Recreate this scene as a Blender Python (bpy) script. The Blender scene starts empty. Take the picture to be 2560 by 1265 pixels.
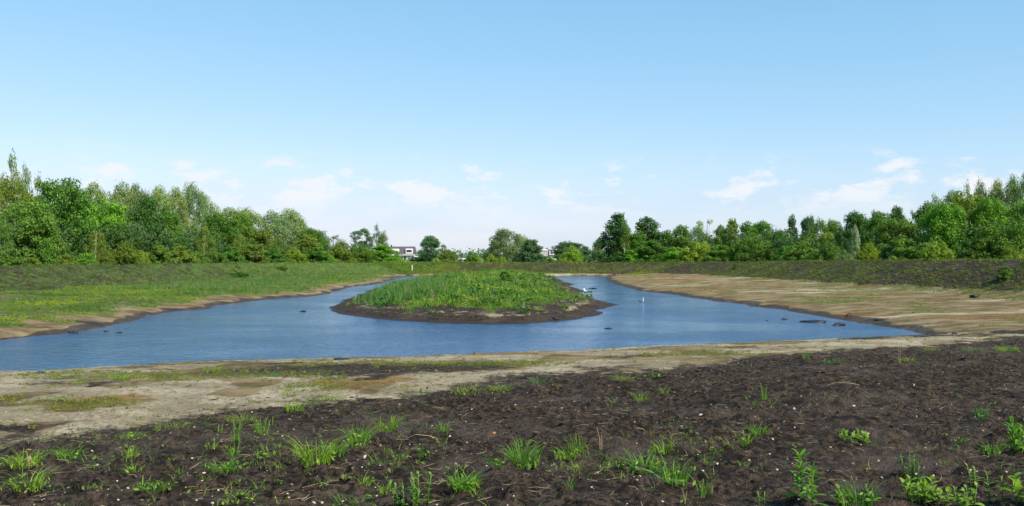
import bpy, math
import numpy as np
from mathutils import Vector

# ------------------------------------------------------------------ camera, sky, sun, exposure
S = bpy.context.scene
COL = S.collection
FPX, CX, HY = 2217.0, 1280.0, 640.0          # focal length in photo pixels, centre column, horizon row
CAMZ = 3.0
cam = bpy.data.cameras.new('camera')
cam.sensor_width = 36.0
cam.lens = 36.0 * FPX / 2560.0
cam.shift_y = 7.5 / 2560.0
cam.clip_start = 0.1
cam.clip_end = 20000
camo = bpy.data.objects.new('camera', cam)
COL.objects.link(camo)
camo.location = (0, 0, CAMZ)
camo.rotation_euler = (math.pi / 2, 0, 0)
S.camera = camo

SUN_AZ, SUN_EL = math.radians(134), math.radians(44)
W = bpy.data.worlds.new('World')
S.world = W
W.use_nodes = True
nt = W.node_tree
N, L = nt.nodes, nt.links
bg = N['Background']
sky = N.new('ShaderNodeTexSky')
sky.sky_type = 'NISHITA'
sky.sun_disc = False
sky.sun_elevation = SUN_EL
sky.sun_rotation = SUN_AZ
sky.altitude = 0
sky.air_density = 1.0
sky.dust_density = 0.35
sky.ozone_density = 2.2
tc = N.new('ShaderNodeTexCoord')
sep = N.new('ShaderNodeSeparateXYZ')
L.new(tc.outputs['Generated'], sep.inputs[0])


def wmath(op, a, b=None, c=None, clamp=False):
    n = N.new('ShaderNodeMath')
    n.operation = op
    n.use_clamp = clamp
    for i, v in enumerate((a, b, c)):
        if v is None:
            continue
        if isinstance(v, (int, float)):
            n.inputs[i].default_value = v
        else:
            L.new(v, n.inputs[i])
    return n.outputs[0]


def wsmooth(v, a, b, lo=0.0, hi=1.0):
    n = N.new('ShaderNodeMapRange')
    n.interpolation_type = 'SMOOTHSTEP'
    L.new(v, n.inputs[0])
    n.inputs[1].default_value = a
    n.inputs[2].default_value = b
    n.inputs[3].default_value = lo
    n.inputs[4].default_value = hi
    return n.outputs[0]


def wnoise(scale, off, detail=6.0, rough=0.55, k=1.0):
    mp = N.new('ShaderNodeMapping')
    mp.inputs['Scale'].default_value = scale
    mp.inputs['Location'].default_value = off
    L.new(tc.outputs['Generated'], mp.inputs[0])
    n = N.new('ShaderNodeTexNoise')
    n.inputs['Scale'].default_value = k
    n.inputs['Detail'].default_value = detail
    n.inputs['Roughness'].default_value = rough
    L.new(mp.outputs[0], n.inputs['Vector'])
    return n.outputs[0]


def wmix(fac, a, b):
    n = N.new('ShaderNodeMix')
    n.data_type = 'RGBA'
    L.new(fac, n.inputs[0])
    for i, v in ((6, a), (7, b)):
        if isinstance(v, tuple):
            n.inputs[i].default_value = v
        else:
            L.new(v, n.inputs[i])
    return n.outputs[2]


srgb = N.new('ShaderNodeSeparateColor')
L.new(sky.outputs[0], srgb.inputs[0])
crgb = N.new('ShaderNodeCombineColor')
for ch, (k, e) in enumerate(((1.04, .88), (1.95, .54), (2.60, .46))):     # the camera's rendering of the whole sky
    L.new(wmath('MULTIPLY', wmath('POWER', srgb.outputs[ch], e), k), crgb.inputs[ch])
# low bank of fair-weather cumulus right round the horizon, thin veil under it
z = sep.outputs[2]
n1 = wnoise((19, 19, 46), (6.3, 1.9, 2.2), 7, 0.6)
n2 = wnoise((7.0, 7.0, 12), (4.3, 2.9, 0.7), 3, 0.5)
band = wmath('MULTIPLY', wsmooth(z, 0.035, 0.07), wsmooth(z, 0.09, 0.12, 1, 0))
dens = wmath('ADD', wmath('ADD', wmath('MULTIPLY', n1, 0.8), wmath('MULTIPLY', n2, 0.3)), wsmooth(z, 0.06, 0.10, 0.03, -0.01))
cum = wmath('MULTIPLY', wsmooth(dens, 0.545, 0.665), band)
n3 = wnoise((4, 4, 30), (1.7, 5.1, 3.3), 5, 0.5)
veil = wmath('MULTIPLY', wsmooth(z, 0.02, 0.12, 0.55, 0.0), wsmooth(n3, 0.3, 0.7, 0.55, 1.0))
c1 = wmix(veil, crgb.outputs[0], (3.25, 4.3, 5.4, 1))
c2 = wmix(wmath('MULTIPLY', cum, 0.95), c1, (5.35, 5.55, 5.85, 1))
L.new(c2, bg.inputs[0])
bg.inputs[1].default_value = 0.115

sun = bpy.data.lights.new('sun', 'SUN')
sun.energy = 4.7
sun.angle = math.radians(0.55)
sun.color = (1.0, 0.95, 0.87)
suno = bpy.data.objects.new('sun', sun)
COL.objects.link(suno)
sd = Vector((math.sin(SUN_AZ) * math.cos(SUN_EL), math.cos(SUN_AZ) * math.cos(SUN_EL), math.sin(SUN_EL)))
suno.rotation_euler = sd.to_track_quat('Z', 'Y').to_euler()
suno.location = (40, -40, 60)
S.view_settings.view_transform = 'Standard'
S.view_settings.look = 'None'
S.view_settings.exposure = 0.55
S.view_settings.gamma = 1.0
S.render.engine = 'CYCLES'
S.cycles.max_bounces = 6
S.cycles.transparent_max_bounces = 4

# ------------------------------------------------------------------ noise and geometry helpers
RNG = np.random.default_rng(7)


def _hash(ix, iy, seed):
    h = (ix * 374761393 + iy * 668265263 + seed * 1442695041) & 0xFFFFFFFF
    h = ((h ^ (h >> 13)) * 1274126177) & 0xFFFFFFFF
    return ((h ^ (h >> 16)) & 0xFFFF) / 65535.0


def vnoise(x, y, seed=0):
    x = np.asarray(x, float)
    y = np.asarray(y, float)
    ix = np.floor(x).astype(np.int64)
    iy = np.floor(y).astype(np.int64)
    fx = x - ix
    fy = y - iy
    fx = fx * fx * (3 - 2 * fx)
    fy = fy * fy * (3 - 2 * fy)
    a, b = _hash(ix, iy, seed), _hash(ix + 1, iy, seed)
    c, d = _hash(ix, iy + 1, seed), _hash(ix + 1, iy + 1, seed)
    return (a * (1 - fx) + b * fx) * (1 - fy) + (c * (1 - fx) + d * fx) * fy


def fbm(x, y, scale, octv=4, seed=0):
    """0..1, feature size about scale metres"""
    t = 0.0
    amp = 0.5
    s = 0.0
    for o in range(octv):
        t = t + amp * vnoise(x / scale * 2 ** o + 17.3 * o, y / scale * 2 ** o - 9.1 * o, seed + o)
        s += amp
        amp *= 0.5
    return t / s


def sm(x, a, b):
    t = np.clip((x - a) / (b - a), 0, 1)
    return t * t * (3 - 2 * t)


def gp(px, py, zz=0.0):
    """photo pixel of a point at height zz -> plan position"""
    d = (CAMZ - zz) * FPX / (py - HY)
    return ((px - CX) / FPX * d, d)


def seg_dist(x, y, pts):
    best = np.full(x.shape, 1e9)
    for (ax, ay), (bx, by) in zip(pts[:-1], pts[1:]):
        dx, dy = bx - ax, by - ay
        t = np.clip(((x - ax) * dx + (y - ay) * dy) / (dx * dx + dy * dy), 0, 1)
        best = np.minimum(best, np.hypot(x - ax - t * dx, y - ay - t * dy))
    return best


def inside(x, y, pts):
    r = np.zeros(x.shape, bool)
    for (ax, ay), (bx, by) in zip(pts, pts[1:] + pts[:1]):
        c = (ay > y) != (by > y)
        r ^= c & (x < (bx - ax) * (y - ay) / ((by - ay) if by != ay else 1e-9) + ax)
    return r


def poly_sd(x, y, pts):
    """positive inside"""
    d = seg_dist(x, y, pts + pts[:1])
    return np.where(inside(x, y, pts), d, -d)


# ------------------------------------------------------------------ the plan of the place (metres, water level 0)
POND = [gp(*p) for p in [(0, 936), (130, 934), (400, 917), (600, 908), (800, 904), (1000, 899), (1280, 889), (1500, 879),
                         (1700, 870), (1900, 861), (2150, 850), (2330, 844), (2260, 825), (2150, 808), (2040, 790), (1960, 776),
                         (1900, 768), (1800, 754), (1700, 740), (1600, 727), (1540, 712), (1512, 700), (1515, 693), (1560, 689)]]
POND += [(9, 135.5), (0, 134), (-8, 134.5), (-15, 133)]
POND += [gp(*p) for p in [(968, 696), (990, 699), (965, 703), (950, 709), (905, 715), (880, 718), (815, 737), (770, 741), (720, 745),
                          (640, 752), (560, 762), (520, 767), (530, 772), (430, 779), (372, 789), (340, 803), (270, 815), (180, 831),
                          (90, 840), (0, 850)]]
POND += [(-23, 30.5), (-27, 27), (-27, 23), (-20, 21.3)]
ISLE = [gp(*p) for p in [(825, 777), (850, 786), (920, 796), (1000, 803), (1100, 809), (1230, 812), (1350, 808), (1450, 798),
                         (1500, 788), (1516, 783), (1498, 775), (1560, 762), (1515, 756), (1490, 748), (1468, 738), (1450, 731),
                         (1470, 727), (1440, 722), (1425, 716), (1440, 711), (1412, 706), (1402, 699), (1388, 692)]]
ISLE += [(1.5, 130), (-6.5, 129), (-10, 112), (-12.2, 90), (-12.4, 76), (-11.8, 66), (-11.2, 58), (-10.9, 52)]
CREST = [(-60, -20, 2.2), (-40, 20, 2.2), (-36, 45, 2.2), (-34.6, 60, 2.25), (-31.8, 80, 2.28), (-29, 104, 2.17), (-25, 126, 2.0), (-17.7, 140, 1.93),
         (0, 143, 1.95), (14, 143, 1.97), (25, 138, 2.03), (30.8, 118, 2.2), (32.3, 90, 2.46), (33.1, 72, 2.62), (34.6, 60, 2.72),
         (36, 45, 2.75), (40, 20, 2.75), (60, -20, 2.75)]
EDGE = np.array([(-60, 3), (-20, 7.5), (-12, 10), (-6.9, 12), (-6.0, 12.9), (-5, 14.25), (-3.8, 15.75), (-1.4, 17.3), (.2, 19),
                 (3, 20.6), (6.4, 23), (11.3, 25.8), (16.4, 28.5), (30, 34), (60, 44)], float)


def plan(x, y):
    """heights and ground cover of every plan point"""
    x = np.asarray(x, float)
    y = np.asarray(y, float)
    wob = (fbm(x, y, 2.2, 4, 11) - .5) * 1.1 + (fbm(x, y, .5, 3, 12) - .5) * .3 + (fbm(x, y, .9, 3, 13) - .5) * .6 * sm(y, 28, 50)
    far = sm(y, 30, 60)
    wob = wob * (0.55 + .45 * far)
    sp = -poly_sd(x, y, POND) + wob * 0.8          # >0 on land
    si = poly_sd(x, y, ISLE) + wob * 0.8           # >0 on the island
    bd = np.full(x.shape, 1e9)
    bz = np.zeros(x.shape)
    for (ax, ay, az), (bx, by, b_z) in zip(CREST[:-1], CREST[1:]):
        dx, dy = bx - ax, by - ay
        t = np.clip(((x - ax) * dx + (y - ay) * dy) / (dx * dx + dy * dy), 0, 1)
        d = np.hypot(x - ax - t * dx, y - ay - t * dy)
        bz = np.where(d < bd, az + t * (b_z - az), bz)
        bd = np.minimum(bd, d)
    basin = inside(x, y, [(a, b) for a, b, c in CREST])
    yb = np.interp(x, EDGE[:, 0], EDGE[:, 1]) + (fbm(x, y, 2.4, 4, 21) - .5) * 2.2 + (fbm(x, y, .45, 3, 22) - .5) * 1.1
    fg = (yb - y)                                   # >0 on the dark foreground bank
    left = sm(-x, 9, 12) * sm(y, 27, 29) * (sp > 0)
    right = sm(x, 8, 9.5) * sm(y, 31.5, 33.5) * (si < 0)
    farr = sm(y, 131, 134)
    # heights
    lip = .16 * sm(sp, 0.0, .7) + .10 * sm(sp, .5, 3)
    h = lip + np.clip(sp, 0, 30) * (.018 + .028 * left)
    h = np.where(fg > -2.0, np.minimum(h, .33 + .02 * np.clip(sp, 0, 3)), h)
    hf = .32 + .05 * sm(fg, -.3, 1.2) + 1.05 * np.clip(fg / np.maximum(yb, 6), 0, 1.4)
    h = h * (1 - sm(fg, -.8, .8)) + hf * sm(fg, -.8, .8)
    hi = .30 * sm(si, 0, 1.6) + .52 * sm(si, .9, 6.0) + .1 * sm(si, 4, 10)
    water = (sp < 0) & (si < 0)
    dep = np.minimum(-sp, -si)
    h = np.where(sp < 0, np.where(si > 0, hi, -np.clip(.05 + dep * .22, 0, 1.2)), h)
    rough = sm(bd, 30, 3) * 0 + 1
    hb = bz - .40 * np.maximum(0, bd - .5 - (fbm(x, y, 5, 3, 5) - .5) * 1.2) + (fbm(x, y, 1.2, 3, 31) - .5) * .22
    outer = .5 + (fbm(x, y, 30, 3, 6) - .5) * .3
    h = np.where(basin, h, outer)
    k = .25
    hb = np.where(y < 20, -5, hb)
    h = np.where(sp > 0, np.logaddexp(h / k, hb / k) * k - k * .02, h)
    bund = sm(hb - np.where(basin, np.clip(h - .0, -9, 9), .5) + .22, -.1, .25) * (bd < 7.5)
    bund = sm(6.0 - bd + (fbm(x, y, 3, 3, 8) - .5) * 1.5, 0, 1.2) * (y > 20)
    # fine relief
    land = ~water
    amp = .02 + .08 * sm(fg, -.5, 2.0) + .04 * bund + .05 * (si > .6)
    h = h + land * amp * ((fbm(x, y, .9, 4, 41) - .5) * 1.5 + np.where(y < 40, (fbm(x, y, .22, 3, 45) - .5) * 1.0 + np.clip(fbm(x, y, .15, 2, 46) - .52, 0, 1) * 2.4, 0))
    ruts = (fbm(x * .6 + y * .1, y, .7, 4, 51) - .5) * .05 * (1 - sm(fg, -.6, .2)) * sm(sp, .3, 1.2) * basin
    h = h + ruts * (si < 0)
    # cover masks 0..1
    nz = fbm(x, y, 5, 4, 61)
    nf = fbm(x, y, 1.5, 4, 62)
    stretched = fbm(x * .35, y, 2.4, 4, 63)
    m = {}
    near = (1 - sm(fg, -.35, .25)) * (y < 34) * (1 - right) * basin * (x > -40) * (1 - left)
    dark = .55 * sm(fg, -1.6, -.1) * sm(fbm(x, y, .7, 3, 23), .35, .6) + .0
    dark = np.maximum(dark, sm(fg, -1.3, 1.0))
    dark = np.maximum(dark, bund)
    chalk = np.exp(-((si - 1.35 - (nf - .5) * .8) / .16) ** 2) * sm(fbm(x, y, .5, 3, 71), .40, .6) * sm(x, -6, -2) * sm(y, 62, 50)
    dark = np.maximum(dark, (si > 0) * (1 - .62 * chalk) * (1 - .42 * sm(si, .7, 1.2) * sm(si, 3.2, 2.2) * sm(fbm(x, y, .9, 3, 73), .38, .6)))
    dk = np.exp(-(((x + 4.9) / 2.6) ** 2 + ((y - 20.6) / 1.6) ** 2)) + .9 * np.exp(-(((x + 1.4) / 2.4) ** 2 + ((y - 21.4) / 1.5) ** 2)) \
        + .8 * np.exp(-(((x + 8.5) / 1.0) ** 2 + ((y - 13.5) / .8) ** 2)) + .7 * np.exp(-(((x + 9.2) / 2.0) ** 2 + ((y - 18.6) / .7) ** 2))
    dark = np.maximum(dark, near * np.clip(dk * (.45 + nf * .8) + sm(nf, .62, .74) * .5, 0, .95))
    dark = np.maximum(dark, near * sm(x, 7.5, 13) * .8 * sm(nf, .3, .6))
    dark = np.maximum(dark, left * sm(nf, .62, .75) * .6)
    m['dark'] = dark
    wetw = np.where(right > .5, 1.25, np.where(left > .5, .85, .35)) * (.15 + 1.7 * nf ** 1.3)
    wet = sm(sp, wetw, wetw * .35) * (sp > -1.5)
    wet = np.maximum(wet * (1 - farr * .7), sm(si, .75, .2) * (si > -1.5))
    m['wet'] = np.where(water, 1.0, wet)
    m['tan'] = np.clip(left * .75 + right * (1 - farr * .4) * sm(stretched, .28, .44) + near * sm(fbm(x, y, 1.3, 4, 66), .42, .66) * .75, 0, 1)
    rust = right * sm(fbm(x * .6, y, 3, 4, 67), .52, .66) * .6
    rust = np.maximum(rust, np.exp(-(((x + 2.9) / 1.5) ** 2 + ((y - 18.3) / 1.1) ** 2)) * 1.1 * sm(nf, .25, .5))
    rust = np.maximum(rust, np.exp(-(((x + .4) / 1.6) ** 2 + ((y - 25.4) / .8) ** 2)) * .9)
    rust = np.maximum(rust, np.exp(-(((x + 7.3) / 1.2) ** 2 + ((y - 16) / 1.3) ** 2)) * .8)
    m['rust'] = np.clip(rust, 0, 1)
    g = left * sm(sp + (nf - .5) * 3.5, .8, 2.4) * (1 - sm(bund, .5, 1) * .45)
    pch = sm(fbm(x * .6, y, 3.0, 4, 99), .40, .52)
    g = g * (1 - left * (1 - pch) * .4)
    m['dark'] = np.maximum(m['dark'], left * (1 - pch) * .5 * sm(sp, 1.5, 3))
    g = np.maximum(g, (si > 0) * sm(si + (nf - .5) * 3.0, 2.0, 3.5))
    g = np.maximum(g, bund * np.clip(.08 + .30 * sm(y, 65, 110) + .44 * sm(-x, 0, 20) + (fbm(x, y, .4, 3, 72) - .5) * .9 + (nz - .5) * .15, 0, .8))
    g = np.maximum(g, farr * sm(sp, 1.1, 2.4) * .9 * (1 - bund * .5))
    g = np.maximum(g, right * sm(nf * .55 + nz * .45, .46, .60) * .66 * (1 - bund))
    g = np.maximum(g, right * sm(bd, 7.5, 5.5) * .8 * sm(nf, .35, .55) * (1 - bund))
    g = np.maximum(g, near * sm(fbm(x * .5, y, 2.2, 4, 68), .55, .7) * .6)
    g = np.where(basin | (bd < 3.0), g, .95)
    m['green'] = g * (1 - m['wet'] * .7)
    m['lush'] = np.maximum(left, (si > 0) * 1.0) * .9
    m['sp'], m['si'], m['fg'], m['bund'], m['near'], m['left'], m['right'], m['far'] = sp, si, fg, bund, near, left, right, farr
    m['basin'] = basin
    m['water'] = water
    m['bd'] = bd
    return h, m


def hit(px, py):
    """where the ground is seen at a photo pixel"""
    d = np.concatenate([np.arange(4, 40, .05), np.arange(40, 200, .25)])
    x = (px - CX) / FPX * d
    zr = CAMZ - (py - HY) / FPX * d
    h, m = plan(x, d)
    h = np.maximum(h, 0)
    i = int(np.argmax(zr <= h))
    return float(x[i]), float(d[i]), float(h[i])


# ------------------------------------------------------------------ mesh and object helpers
def mesh(name, V, F, smooth=False, mat=None, attrs=None):
    V = np.asarray(V, np.float32).reshape(-1, 3)
    me = bpy.data.meshes.new(name)
    if not isinstance(F, (list, tuple)):
        F = [F]
    F = [np.asarray(f, np.int32) for f in F if len(f)]
    nl = sum(f.size for f in F)
    nf = sum(len(f) for f in F)
    me.vertices.add(len(V))
    me.vertices.foreach_set('co', V.ravel())
    me.loops.add(nl)
    me.loops.foreach_set('vertex_index', np.concatenate([f.ravel() for f in F]))
    me.polygons.add(nf)
    st, o = [], 0
    for f in F:
        st.append(o + np.arange(len(f)) * f.shape[1])
        o += f.size
    me.polygons.foreach_set('loop_start', np.concatenate(st).astype(np.int32))
    me.update(calc_edges=True)
    me.validate()
    if smooth:
        me.polygons.foreach_set('use_smooth', np.ones(len(me.polygons), bool))
    if attrs:
        for k, a in attrs.items():
            at = me.attributes.new(k, 'FLOAT', 'POINT')
            at.data.foreach_set('value', np.asarray(a, np.float32).ravel())
    if mat:
        me.materials.append(mat)
    return me


def obj(name, me, parent=None, loc=(0, 0, 0), rot=(0, 0, 0), scale=(1, 1, 1)):
    o = bpy.data.objects.new(name, me)
    COL.objects.link(o)
    o.parent = parent
    o.location = loc
    o.rotation_euler = rot
    o.scale = scale
    return o


def tag(o, label=None, cat=None, group=None, kind=None):
    if label:
        o['label'] = label
    if cat:
        o['category'] = cat
    if group:
        o['group'] = group
    if kind:
        o['kind'] = kind
    return o


class MB:
    def __init__(self):
        self.v, self.f = [], []

    def add(self, v, f):
        o = len(self.v)
        self.v += [tuple(p) for p in v]
        self.f += [tuple(i + o for i in q) for q in f]
        return self

    def box(self, a, b):
        x0, y0, z0 = a
        x1, y1, z1 = b
        return self.add([(x0, y0, z0), (x1, y0, z0), (x1, y1, z0), (x0, y1, z0), (x0, y0, z1), (x1, y0, z1), (x1, y1, z1), (x0, y1, z1)],
                        [(0, 3, 2, 1), (4, 5, 6, 7), (0, 1, 5, 4), (1, 2, 6, 5), (2, 3, 7, 6), (3, 0, 4, 7)])

    def tube(self, pts, rad, n=7, cap=True):
        pts = [Vector(p) for p in pts]
        o = []
        for i, p in enumerate(pts):
            t = (pts[min(i + 1, len(pts) - 1)] - pts[max(i - 1, 0)]).normalized()
            a = t.orthogonal().normalized() if i == 0 else (a - t * a.dot(t)).normalized()
            b = t.cross(a)
            for k in range(n):
                q = 2 * math.pi * k / n
                o.append(p + (a * math.cos(q) + b * math.sin(q)) * rad[i])
        f = [(i * n + k, i * n + (k + 1) % n, (i + 1) * n + (k + 1) % n, (i + 1) * n + k) for i in range(len(pts) - 1) for k in range(n)]
        if cap:
            f += [tuple(range(n - 1, -1, -1)), tuple((len(pts) - 1) * n + k for k in range(n))]
        return self.add(o, f)

    def prism(self, prof, y0, y1):
        n = len(prof)
        v = [(p[0], y0, p[1]) for p in prof] + [(p[0], y1, p[1]) for p in prof]
        f = [tuple(range(n)), tuple(range(2 * n - 1, n - 1, -1))]
        f += [(i, n + i, n + (i + 1) % n, (i + 1) % n) for i in range(n)]
        return self.add(v, f)

    def mesh(self, name, mat, smooth=False):
        me = bpy.data.meshes.new(name)
        me.from_pydata(self.v, [], self.f)
        me.update()
        if smooth:
            me.polygons.foreach_set('use_smooth', np.ones(len(me.polygons), bool))
        me.materials.append(mat)
        return me


# ------------------------------------------------------------------ materials
class Mat:
    def __init__(self, name, rough=.8, spec=.3):
        self.m = bpy.data.materials.new(name)
        self.m.use_nodes = True
        self.t = self.m.node_tree
        self.b = self.t.nodes['Principled BSDF']
        self.b.inputs['Roughness'].default_value = rough
        self.b.inputs['Specular IOR Level'].default_value = spec
        self.out = self.t.nodes['Material Output']

    def n(self, kind, **k):
        n = self.t.nodes.new(kind)
        for a, v in k.items():
            setattr(n, a, v)
        return n

    def put(self, sock, v):
        if isinstance(v, (int, float)):
            sock.default_value = v
        elif isinstance(v, tuple):
            sock.default_value = v if len(v) == 4 or sock.type == 'VECTOR' else (*v, 1)
        else:
            self.t.links.new(v, sock)

    def math(self, op, a, b=0.0, clamp=False):
        n = self.n('ShaderNodeMath', operation=op, use_clamp=clamp)
        self.put(n.inputs[0], a)
        self.put(n.inputs[1], b)
        return n.outputs[0]

    def ramp(self, v, a, b, lo=0.0, hi=1.0):
        n = self.n('ShaderNodeMapRange', interpolation_type='SMOOTHSTEP')
        self.put(n.inputs[0], v)
        for i, q in enumerate((a, b, lo, hi)):
            self.put(n.inputs[i + 1], q)
        return n.outputs[0]

    def mix(self, f, a, b, blend='MIX'):
        n = self.n('ShaderNodeMix', data_type='RGBA', blend_type=blend)
        self.put(n.inputs[0], f)
        self.put(n.inputs[6], a)
        self.put(n.inputs[7], b)
        return n.outputs[2]

    def noise(self, scale, detail=4, rough=.55, vec=None, coord='Object'):
        n = self.n('ShaderNodeTexNoise')
        n.inputs['Scale'].default_value = scale
        n.inputs['Detail'].default_value = detail
        n.inputs['Roughness'].default_value = rough
        self.t.links.new(vec if vec else self.n('ShaderNodeTexCoord').outputs[coord], n.inputs['Vector'])
        return n.outputs[0]

    def attr(self, name):
        return self.n('ShaderNodeAttribute', attribute_name=name).outputs['Fac']

    def bump(self, hgt, strength, dist):
        n = self.n('ShaderNodeBump')
        n.inputs['Strength'].default_value = strength
        n.inputs['Distance'].default_value = dist
        self.put(n.inputs['Height'], hgt)
        self.put(self.b.inputs['Normal'], n.outputs[0])
        return n.outputs[0]

    def col(self, v):
        self.put(self.b.inputs['Base Color'], v)
        return self


def plain(name, c, rough=.7, var=.25, scale=3.0, spec=.3):
    M = Mat(name, rough, spec)
    n = M.noise(scale, 5)
    M.col(M.mix(M.ramp(n, .3, .7), tuple(q * (1 - var) for q in c), tuple(min(1, q * (1 + var)) for q in c)))
    return M.m


def mat_ground():
    M = Mat('ground_soil', .95, .15)
    n_f = M.noise(2.6, 8, .62)
    n_g = M.noise(14, 6, .6)
    n_m = M.noise(.55, 5, .6)
    st = M.n('ShaderNodeMapping')
    st.inputs['Scale'].default_value = (.55, .9, 1)
    M.t.links.new(M.n('ShaderNodeTexCoord').outputs['Object'], st.inputs[0])
    n_s = M.noise(1.3, 7, .62, vec=st.outputs[0])
    j = M.math('SUBTRACT', n_f, .5)

    def edge(name, k=.9, a=.36, b=.62):
        return M.ramp(M.math('ADD', M.attr(name), M.math('MULTIPLY', j, k)), a, b)
    sand = M.mix(M.ramp(n_s, .32, .68), (.27, .205, .12), (.56, .46, .30))
    sand = M.mix(M.ramp(n_m, .48, .64, 0, .5), sand, (.27, .235, .11))
    sand = M.mix(M.ramp(n_g, .52, .64, 0, .65), sand, (.12, .092, .062))
    n_h = M.noise(34, 5, .65)
    sand = M.mix(M.ramp(n_h, .5, .72, 0, .6), sand, (.50, .44, .33))
    sand = M.mix(M.ramp(M.noise(5, 6, .7), .5, .66, 0, .65), sand, (.17, .135, .09))
    tan = M.mix(M.ramp(n_s, .35, .66), (.13, .088, .036), (.33, .245, .128))
    c = M.mix(edge('tan', .7), sand, tan)
    rustc = M.mix(M.ramp(n_s, .35, .65), (.16, .08, .025), (.30, .165, .055))
    c = M.mix(M.math('MULTIPLY', edge('rust', .8), .85), c, rustc)
    soil = M.mix(M.ramp(n_g, .40, .62), (.013, .0085, .0058), (.112, .077, .051))
    soil = M.mix(M.ramp(n_m, .48, .68, 0, .6), soil, (.125, .095, .074))
    soil = M.mix(M.ramp(M.noise(55, 3, .6), .60, .76, 0, .75), soil, (.24, .19, .145))
    soil = M.mix(M.ramp(M.noise(3.5, 7, .75), .50, .62, 0, .8), soil, (.013, .0082, .0056))
    jd = M.math('ADD', M.math('MULTIPLY', j, 1.0), M.math('MULTIPLY', M.math('SUBTRACT', n_g, .5), .7))
    c = M.mix(M.ramp(M.math('ADD', M.attr('dark'), jd), .34, .64), c, soil)
    gr = M.mix(M.ramp(n_f, .3, .7), (.055, .085, .016), (.16, .185, .038))
    lush = M.mix(M.ramp(n_f, .3, .7), (.04, .095, .013), (.13, .205, .028))
    gr = M.mix(M.attr('lush'), gr, lush)
    c = M.mix(M.math('MULTIPLY', M.ramp(M.math('ADD', M.attr('green'), M.math('MULTIPLY', M.math('SUBTRACT', n_g, .5), 1.1)), .4, .8), .9), c, gr)
    wet = edge('wet', .8, .35, .6)
    c = M.mix(M.math('MULTIPLY', wet, M.ramp(n_f, .3, .7, .95, .7)), c, M.mix(M.ramp(n_g, .3, .7), (.014, .010, .008), (.065, .048, .036)))
    M.col(c)
    M.put(M.b.inputs['Roughness'], M.ramp(wet, 0, 1, .96, .6))
    M.bump(M.math('ADD', M.noise(9, 8, .68), M.math('MULTIPLY', M.noise(40, 4, .6), .45)), 1.0, .14)
    return M.m


def mat_water():
    M = Mat('pond_water', .13, .5)
    M.b.inputs['IOR'].default_value = 1.33
    M.col((.018, .066, .160))
    mp = M.n('ShaderNodeMapping')
    mp.inputs['Scale'].default_value = (.75, 1.0, 1.0)
    mp.inputs['Rotation'].default_value = (0, 0, .35)
    M.t.links.new(M.n('ShaderNodeTexCoord').outputs['Object'], mp.inputs[0])
    a = M.noise(3.2, 3, .55, vec=mp.outputs[0])
    b = M.noise(11, 2, .5, vec=mp.outputs[0])
    patch = M.ramp(M.noise(.12, 3, .5, vec=mp.outputs[0]), .38, .62, .35, 1.3)
    hgt = M.math('MULTIPLY', M.math('ADD', a, M.math('MULTIPLY', b, .30)), patch)
    M.bump(hgt, 1.0, .066)
    return M.m


def mat_leaf(name, rough=.6, trans=.35, objcol=True, c0=None, var=.45, patch=None):
    """foliage: colour of the plant, varied leaf by leaf"""
    M = Mat(name, rough, .25)
    isl = M.n('ShaderNodeNewGeometry').outputs['Random Per Island']
    if objcol:
        base = M.n('ShaderNodeObjectInfo').outputs['Color']
    elif patch:
        p = M.ramp(M.noise(patch[0], 4, .6), .36, .64)
        base = M.mix(p, patch[1], patch[2])
    else:
        base = c0
    lo = M.mix(1.0, base, (1 - var, 1 - var, 1 - var * .9), 'MULTIPLY')
    hi = M.mix(1.0, base, (1 + var * 1.1, 1 + var, 1 + var * .4), 'MULTIPLY')
    c = M.mix(isl, lo, hi)
    M.col(c)
    tr = M.n('ShaderNodeBsdfTranslucent')
    M.put(tr.inputs[0], M.mix(1.0, c, (1.25, 1.35, .6), 'MULTIPLY'))
    mx = M.n('ShaderNodeMixShader')
    mx.inputs[0].default_value = trans
    M.t.links.new(M.b.outputs[0], mx.inputs[1])
    M.t.links.new(tr.outputs[0], mx.inputs[2])
    M.t.links.new(mx.outputs[0], M.out.inputs[0])
    return M.m


MG = mat_ground()
MW = mat_water()
ML = mat_leaf('tree_foliage', .65, .36, var=.28)
M_tuft = mat_leaf('meadow_grass', .6, .35, False, None, .28, (.22, (.07, .15, .018), (.22, .285, .032)))
M_isle = mat_leaf('island_grass', .55, .35, False, None, .45, (.6, (.065, .16, .018), (.20, .30, .04)))
M_bund = mat_leaf('bank_weeds', .6, .3, False, None, .5, (.3, (.06, .105, .02), (.14, .18, .04)))
M_moss = mat_leaf('moss_plants', .6, .3, False, None, .4, (.6, (.12, .16, .02), (.19, .20, .025)))
M_fgrass = mat_leaf('foreground_grass', .5, .4, True, None, .35)
M_bark = plain('bark', (.09, .075, .055), .9, .4, 4)
M_birch = plain('pale_bark', (.50, .47, .40), .8, .35, 3)
M_clod = mat_leaf('peat_clod', .95, 0.0, False, (.030, .0195, .0135), .6)
M_wetclod = plain('wet_mud', (.022, .018, .016), .5, .4, 6)
M_stone = plain('pale_stone', (.44, .37, .29), .85, .4, 20)
M_straw = plain('dry_straw', (.29, .21, .12), .8, .35, 8)

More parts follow.
